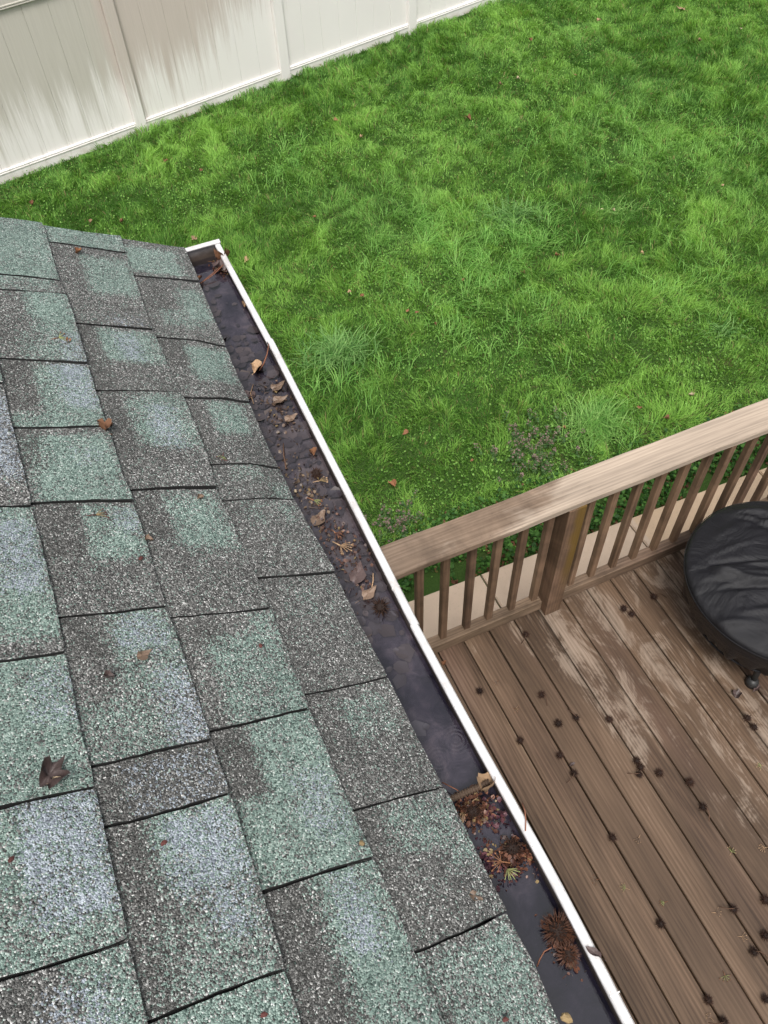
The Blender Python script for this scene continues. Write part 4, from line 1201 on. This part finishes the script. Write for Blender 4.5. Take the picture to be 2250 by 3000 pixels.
for q in sorted(lawn_leaves, key=lambda t: t[1]): byc.setdefault(q[3], []).append(q)
for c, lst in byc.items():
    for j, (dx, dy, sz, _) in enumerate(lst):
        lab = 'dry %s leaf on the grass, %s of that colour counting from the fence downwards' % (lm[c][1], ORD[j])
        put_leaf(at(dx, dy, 0.055), sz, random.choice(['curled', 'lobed', 'flat', 'curled']), lm[c][0], lab, 'dry leaves scattered on the lawn', tilt=random.uniform(0.0, 0.5))

# things on the roof
RN = Vector((ST, 0, CT))
def roof_at(dx, dy, h=0.013):
    v = ray(dx, dy); p0 = np.array([EX, 0, EZ - CZ]); nn = np.array([ST, 0, CT])
    p = v * ((p0 @ nn) / (v @ nn))
    return Vector((p[0], p[1], p[2] + CZ)) + RN * (h - 0.011)
put_leaf(roof_at(103, 1682), 0.042, 'lobed', m_leaf_dark, 'dark crumpled wet leaf on the roof, the largest leaf on the shingles', 'leaves on the roof', RN, 0.8, 0.15, 1)
put_leaf(roof_at(116, 1694, .018), 0.012, 'curled', m_leaf_pale, 'tiny pale curled leaf scrap lying against the largest roof leaf', 'leaves on the roof', RN, 0.3)
put_leaf(roof_at(306, 1418), 0.026, 'flat', m_leaf_wet, 'small flat purplish-brown leaf in the middle of the roof', 'leaves on the roof', RN, 0.4)
put_leaf(roof_at(231, 1464), 0.017, 'curled', m_leaf_dark, 'tiny dark leaf scrap just left of the flat purplish roof leaf', 'leaves on the roof', RN)
put_leaf(roof_at(222, 931), 0.034, 'curled', m_leaf_brown, 'curled brown leaf at a shingle corner on the upper roof', 'leaves on the roof', RN, 1.9, 0.3)
put_leaf(roof_at(165, 547), 0.022, 'curled', m_leaf_orange, 'small orange-brown leaf scrap near the far roof edge', 'leaves on the roof', RN)
put_leaf(roof_at(147, 741), 0.014, 'curled', m_leaf_orange, 'tiny orange scrap beside the yellowish sprig on the upper roof', 'leaves on the roof', RN)
put_leaf(roof_at(430, 1078), 0.016, 'curled', m_leaf_wet, 'tiny brown scrap on the green shingle below the red-tipped stalk', 'leaves on the roof', RN)
put_leaf(roof_at(1022, 1937), 0.022, 'flat', m_leaf_wet, 'small brown leaf on the lowest shingle course near the gutter', 'leaves on the roof', RN)
put_leaf(roof_at(318, 1168), 0.015, 'curled', m_leaf_wet, 'tiny reddish leaf scrap on a shingle edge left of the gutter middle', 'leaves on the roof', RN)
def bud(p, r, mat, label):
    bm = bmesh.new(); bmesh.ops.create_icosphere(bm, subdivisions=2, radius=1)
    for v in bm.verts: v.co = Vector((v.co.x * 1.5, v.co.y, v.co.z * 0.8)) * (1 + 0.15 * math.sin(v.co.x * 7 + v.co.y * 5))
    me = bpy.data.meshes.new('bud'); bm.to_mesh(me); bm.free(); me.materials.append(mat)
    o = obj('bud', me, None, p); o.scale = (r, r, r); o.rotation_euler = (0, -0.4, random.uniform(0, 6))
    tag(o, label, 'bud', 'fallen tree buds on the roof')
for (dx, dy, mat, r, lab) in ((560, 1400, m_redbud, .0027, 'single dark red bud on the second shingle course'), (22, 1862, m_redbud, .0024, 'red bud at the left edge of the near roof'),
                              (351, 1826, m_redbud, .0026, 'red bud on the pale blue shingle of the near roof'), (566, 2196, m_redbud, .0025, 'red bud at the bottom edge of the roof in view'),
                              (302, 1212, m_redbud, .0028, 'tiny red bud above the middle of the roof'), (1086, 2206, m_redbud, .0026, 'dark red bud on the lowest shingle by the bottom edge'),
                              (1218, 2203, m_yellow, .0050, 'pale yellow husk on the shingle edge at the bottom of the gutter'), (777, 1826, m_yellow, .0028, 'tiny yellow husk on a shingle edge of the near roof')):
    bud(roof_at(dx, dy, 0.017), r, mat, lab)

def stalk(p, size, n_st, label, group, normal=None, rz=0.0, mats=(None, None), spread=0.7, name='seed_stalk'):
    """a fallen cluster of flower stalks: one stem that fans out into thin stalks with buds"""
    root = obj(name, mesh_np(name, *tube_vf([(-1, 0, 0.1), (-0.4, 0, 0.16), (0, 0, 0.12)], [0.06, 0.07, 0.10], 5), mats[1] or m_redbud, True), None, p)
    sv, bv = ([], []), ([], [])
    r = random.Random(int(size * 1e5) + n_st)
    for i in range(n_st):
        a = (i / max(n_st - 1, 1) - 0.5) * 2 * spread + r.uniform(-.1, .1)
        L = r.uniform(0.9, 1.3); z = r.uniform(0.05, 0.4)
        e = (math.cos(a) * L, math.sin(a) * L, z)
        sv = join_vf(sv, tube_vf([(0, 0, 0.12), (e[0] * .5, e[1] * .5, 0.2 + z * .4), e], 0.045, 4))
        bv = join_vf(bv, tube_vf([(e[0] * .95, e[1] * .95, z), (e[0] * 1.08, e[1] * 1.08, z), (e[0] * 1.2, e[1] * 1.2, z)], [0.05, 0.11, 0.03], 5))
    obj('stalks', mesh_np('stalks', *sv, mats[0] or m_green_stalk, True), root)
    obj('buds', mesh_np('buds', *bv, mats[1] or m_redbud, True), root)
    q = Quaternion((0, 0, 1), rz)
    if normal is not None: q = Vector((0, 0, 1)).rotation_difference(normal) @ q
    root.rotation_mode = 'QUATERNION'; root.rotation_quaternion = q
    root.scale = (size, size, size)
    tag(root, label, 'seed stalk', group)
    return root
GR = 'fallen flower stalks'
stalk(roof_at(480, 988), 0.0105, 6, 'red-tipped green stalk cluster on the lowest shingle course near the gutter', GR, RN, -2.0)
stalk(roof_at(206, 1116), 0.013, 4, 'red and yellow stalk sprig on the green shingle left of centre', GR, RN, 0.1, (m_yellow, m_redbud), .5)
stalk(roof_at(126, 734), 0.014, 5, 'yellowish stalk sprig on the upper roof', GR, RN, 0.4, (m_green_stalk, m_leaf_brown), .9)
stalk(at(678, 1082, WZ + .003), 0.014, 5, 'yellow-green sprig with red tip floating in the gutter beside the silt', GR, None, -0.9, (m_green_stalk, m_leaf_orange), .4)
stalk(at(1095, 1878, WZ + .008), 0.014, 7, 'pale green fanned stalk cluster with red buds in the near gutter', GR, None, -1.3, (m_green_stalk, m_redbud), .9)
stalk(at(1082, 1862, WZ + .012), 0.012, 7, 'reddish bud cluster beside the fanned green stalks in the gutter', GR, None, 2.6, (m_leaf_brown, m_leaf_orange), 1.4)
stalk(at(998, 1785, WZ + .003), 0.013, 7, 'faded yellow sprig in gutter water below the hanger rod', GR, None, 1.6, (m_leaf_tan, m_leaf_tan), .8)
stalk(at(690, 1040, WZ + .003), 0.012, 5, 'yellowish sprig under the small dark seed ball in the gutter', GR, None, -0.2, (m_yellow, m_leaf_tan), .6)
stalk(at(725, 1152, WZ + .003), 0.010, 5, 'pinkish floating sprig in the middle of the gutter', GR, None, -1.2, (m_twigred, m_leaf_orange), .8)
stalk(at(735, 1180, WZ + .002), 0.016, 7, 'straw-coloured fanned sprig in the middle of the gutter', GR, None, -1.0, (m_leaf_tan, m_leaf_tan), .9)
deck_sprigs = [s1(342, 328), s1(432, 460), s1(1625, 735), s2(1030, 92), s2(822, 295), s2(965, 335), s2(1155, 405), s2(1405, 455), s2(1530, 572), s2(1480, 160), s2(1640, 140), s2(1450, 762), s2(1380, 965)]
ds = sorted([at(dx, dy, DZ + 0.002) for dx, dy in deck_sprigs], key=lambda p: -p.y)
for j, p in enumerate(ds):
    stalk(p, random.uniform(0.013, 0.019), random.choice([4, 5, 6]), 'tiny dry yellowish flower sprig on the deck, %s counting away from the railing' % ORD[j], 'dry sprigs on the deck', None, random.uniform(0, 6),
          (random.choice([m_leaf_tan, m_green_stalk, m_leaf_wet]), random.choice([m_leaf_tan, m_leaf_brown])), random.uniform(.5, 1.4))

# leaves, twigs and clumps in the gutter
GL = 'leaves in the gutter'
put_leaf(at(552, 796, WZ + .004), 0.048, 'narrow', m_leaf_tan, 'tan folded leaf with stem standing out of the upper gutter water', GL, None, 1.1, 0.35, 2)
put_leaf(at(602, 866, WZ + .001), 0.036, 'flat', m_leaf_wet, 'tan oval leaf floating in the gutter below the folded leaf', GL, None, 0.1)
put_leaf(at(626, 905, WZ + .001), 0.034, 'flat', m_leaf_wet, 'buff oval leaf floating against the gutter lip', GL, None, 0.2)
put_leaf(at(598, 838, WZ - .003), 0.040, 'flat', m_leaf_wet, 'sunken brown leaf just above the two floating oval leaves', GL, None, 0.4)
put_leaf(at(540, 855, WZ - .002), 0.032, 'flat', m_leaf_dark, 'dark sunken leaf below the folded tan leaf', GL, None, 2.0)
put_leaf(at(674, 980, WZ + .002), 0.022, 'curled', m_leaf_orange, 'small bright orange-red leaf in the gutter by the lip', GL, None, 1.6, 0.3)
put_leaf(at(686, 1124, WZ - .002), 0.044, 'flat', m_leaf_wet, 'pale yellowish sunken leaf at the shingle edge of the gutter', GL, None, 0.6)
put_leaf(at(795, 1284, WZ + .001), 0.036, 'flat', m_leaf_wet, 'pale brown leaf floating just above the half-sunk seed ball', GL, None, 0.4)
put_leaf(at(770, 1245, WZ - .003), 0.050, 'flat', m_leaf_dark, 'large dark sunken leaf in the middle gutter', GL, None, 0.9)
put_leaf(at(480, 562, WZ + .012), 0.050, 'curled', m_leaf_brown, 'curled brown leaf caught in the far gutter corner', GL, None, 0.5, 0.5, 3)
put_leaf(at(473, 582, WZ + .004), 0.040, 'lobed', m_leaf_dark, 'dark wet lobed leaf under the curled one at the gutter end', GL, None, 2.2, 0.3, 2)
put_leaf(at(428, 606, WZ + .003), 0.024, 'curled', m_leaf_orange, 'small reddish leaf at the shingle edge of the far gutter', GL, None, 0.4)
put_leaf(at(530, 660, WZ + .002), 0.022, 'curled', m_leaf_tan, 'small tan leaf on the gutter lip side near the far end', GL, None, 1.1)
put_leaf(at(1284, 2060, GZ + .002), 0.020, 'narrow', m_leaf_dark, 'dark flake lying on top of the white gutter lip', GL, None, 2.1, 0.25, 3)
put_leaf(at(1052, 1700, WZ + .012), 0.042, 'curled', m_leaf_tan, 'tan curled leaf at the wall end of the hanger rod', GL, None, 0.5, 0.4)
put_leaf(at(1190, 1880, WZ + .002), 0.014, 'curled', m_leaf_orange, 'tiny orange scrap under the lip by the green stalks', GL)
put_leaf(at(1228, 2085, WZ + .002), 0.016, 'curled', m_leaf_wet, 'pinkish scrap below the two rusty seed balls', GL)
def twig(pp, rad, mat, label, name='twig'):
    c = pp[0].copy()
    o = obj(name, mesh_np(name, *tube_vf([p - c for p in pp], rad, 6), mat, True), None, c)
    tag(o, label, 'twig', 'thin twigs and stems')
twig([at(581, 742, GZ + .012), at(577, 765, GZ + .002), at(570, 785, WZ + .018), at(560, 800, WZ + .004)], [.0009, .0014, .0017, .0013], m_twigred, 'pinkish leaf stem sticking up against the gutter lip')
twig([at(612, 958, WZ + .006), at(613, 985, WZ + .006), at(616, 1000, WZ + .004), at(618, 1013, WZ + .002)], [.001, .0013, .0011, .0014], m_twig, 'dark short twig standing in the silted gutter water')
twig([at(432, 612, WZ + .004), at(455, 598, WZ + .008), at(470, 585, WZ + .012), at(482, 572, WZ + .02)], .0011, m_twigred, 'reddish stem lying across the far end of the gutter')
twig([at(440, 606, WZ + .006), at(460, 590, WZ + .012), at(476, 575, WZ + .014)], .0010, m_twigred, 'second reddish stem beside the one across the far gutter end')
twig([at(547, 830, WZ + .002), at(541, 850, WZ + .003), at(548, 872, WZ + .002)], .0008, m_leaf_tan, 'pale curved thread-like stem below the folded tan leaf')
twig([at(955, 1690, WZ + .012), at(985, 1705, WZ + .016), at(1008, 1722, WZ + .01)], .0008, m_twigred, 'thin reddish stem between the shingle edge and the hanger rod')
twig([at(1128, 1735, GZ + .004), at(1134, 1752, GZ + .010), at(1136, 1772, GZ + .008), at(1135, 1795, GZ + .002)], .0009, m_twigred, 'thin curved stem draped over the white gutter lip')
twig([at(1160, 2088, WZ + .001), at(1166, 2072, WZ + .004), at(1176, 2055, WZ + .008), at(1192, 2046, WZ + .012)], .0009, m_twigred, 'thin reddish stem reaching from the shingle edge to the rusty seed balls')
twig([at(806, 1238, WZ + .008), at(806, 1255, WZ + .006), at(803, 1270, WZ + .003)], .0009, m_leaf_tan, 'short pale straw above the pale brown floating leaf')
twig([at(520, 868, WZ + .003), at(536, 862, WZ + .005), at(548, 853, WZ + .003)], .0012, m_twig, 'short dark twig in the gutter near the sunken leaves')
# clumps of seeds and bud scales: nobody could count these
def clump(name, dx, dy, rx, ry, n, seed, label, zup=0.014, mats=((0.05, 0.02, 0.014), (0.20, 0.085, 0.05))):
    r = np.random.default_rng(seed)
    c = at(dx, dy, WZ)
    x = r.normal(0, rx, n); y = r.normal(0, ry, n)
    x = np.clip(c.x + x, 0.13, lipx(c.y) - gxi - 0.001); y = c.y + y
    d = np.hypot((x - c.x) / rx, (y - c.y) / ry)
    z = WZ + 0.001 + zup * np.clip(1 - d / 2.2, 0, 1) * r.random(n)
    col = lerp3(mats[0], mats[1], r.random(n) ** 1.5)
    g = r.random(n) < 0.08; col[g] = (0.24, 0.17, 0.08)
    o = obj(name, leaf_patch(name, x, y, z, r.uniform(0.003, 0.0085, n), col, mat_debris, r, 0.9))
    tag(o, label, 'debris', 'debris floating in the gutter', 'stuff')
mat_debris = mat_attr('wet_seed_debris', 0.45, 0.0, spec=0.5)
clump('debris', 1022, 1752, 0.013, 0.012, 420, 3, 'clump of wet brown bud scales under the hanger rod')
clump('debris', 1065, 1768, 0.012, 0.014, 130, 4, 'loose dark seeds floating below the hanger rod', 0.002, ((0.03, 0.012, 0.02), (0.14, 0.05, 0.06)))
clump('debris', 1058, 1868, 0.010, 0.013, 130, 5, 'purplish seeds floating beside the green stalk cluster', 0.003, ((0.03, 0.012, 0.02), (0.16, 0.06, 0.07)))
clump('debris', 1108, 1850, 0.013, 0.012, 330, 6, 'wet brown scales heaped around the near gutter seed ball', 0.012)
clump('debris', 478, 578, 0.009, 0.016, 160, 7, 'wet brown scraps caught in the far gutter corner', 0.01)
clump('debris', 600, 880, 0.016, 0.04, 160, 8, 'fine brown scraps among the floating oval leaves', 0.002, ((0.04, 0.025, 0.02), (0.17, 0.11, 0.075)))
clump('debris', 745, 1185, 0.018, 0.05, 240, 9, 'fine reddish scraps strewn along the middle gutter', 0.002, ((0.05, 0.025, 0.022), (0.18, 0.10, 0.075)))
clump('debris', 660, 1050, 0.016, 0.06, 160, 10, 'fine tan scraps over the silted middle of the gutter', 0.002, ((0.05, 0.032, 0.024), (0.20, 0.14, 0.09)))
clump('debris', 1215, 2050, 0.009, 0.018, 90, 11, 'dark scraps around the two rusty seed balls', 0.004)
def sunken_litter():
    r = np.random.default_rng(23)
    n = 620
    y = np.concatenate([r.normal(0.86, 0.17, 360), r.normal(1.2, 0.12, 140), r.uniform(0.52, 1.6, 120)])
    x = np.array([r.uniform(0.135, lipx(q) - gxi - 0.006) for q in y])
    z = WZ - r.uniform(0.002, 0.0085, n)
    size = r.uniform(0.006, 0.034, n)
    col = lerp3((0.045, 0.036, 0.038), (0.13, 0.10, 0.085), r.random(n) ** 1.5)
    o = obj('leaf_litter', leaf_patch('leaf_litter', x, y, z, size, col, mat_debris, r, 0.10))
    tag(o, 'matted sunken brown leaf litter under the gutter water', 'leaf litter', 'debris floating in the gutter', 'stuff')
sunken_litter()
# leaf scraps on the deck
DL = 'leaf scraps on the deck'
put_leaf(at(*s1(1508, 392), DZ + .004), 0.055, 'lobed', m_leaf_dark, 'dark crumpled leaf on the deck near the covered fire pit foot', DL, None, 0.6, 0.3)
put_leaf(at(*s1(82, 236), DZ + .004), 0.035, 'curled', m_leaf_brown, 'brown leaf scrap on the deck where railing meets gutter', DL, None, 0.3, 0.3)
put_leaf(at(*s1(706, 730), DZ + .003), 0.03, 'narrow', m_leaf_dark, 'narrow dark leaf scrap on the deck beside a seed ball', DL, None, 0.1)
put_leaf(at(*s1(1600, 362), DZ + .003), 0.05, 'narrow', m_leaf_dark, 'dark leaf scrap just below the covered fire pit', DL, None, 0.3)
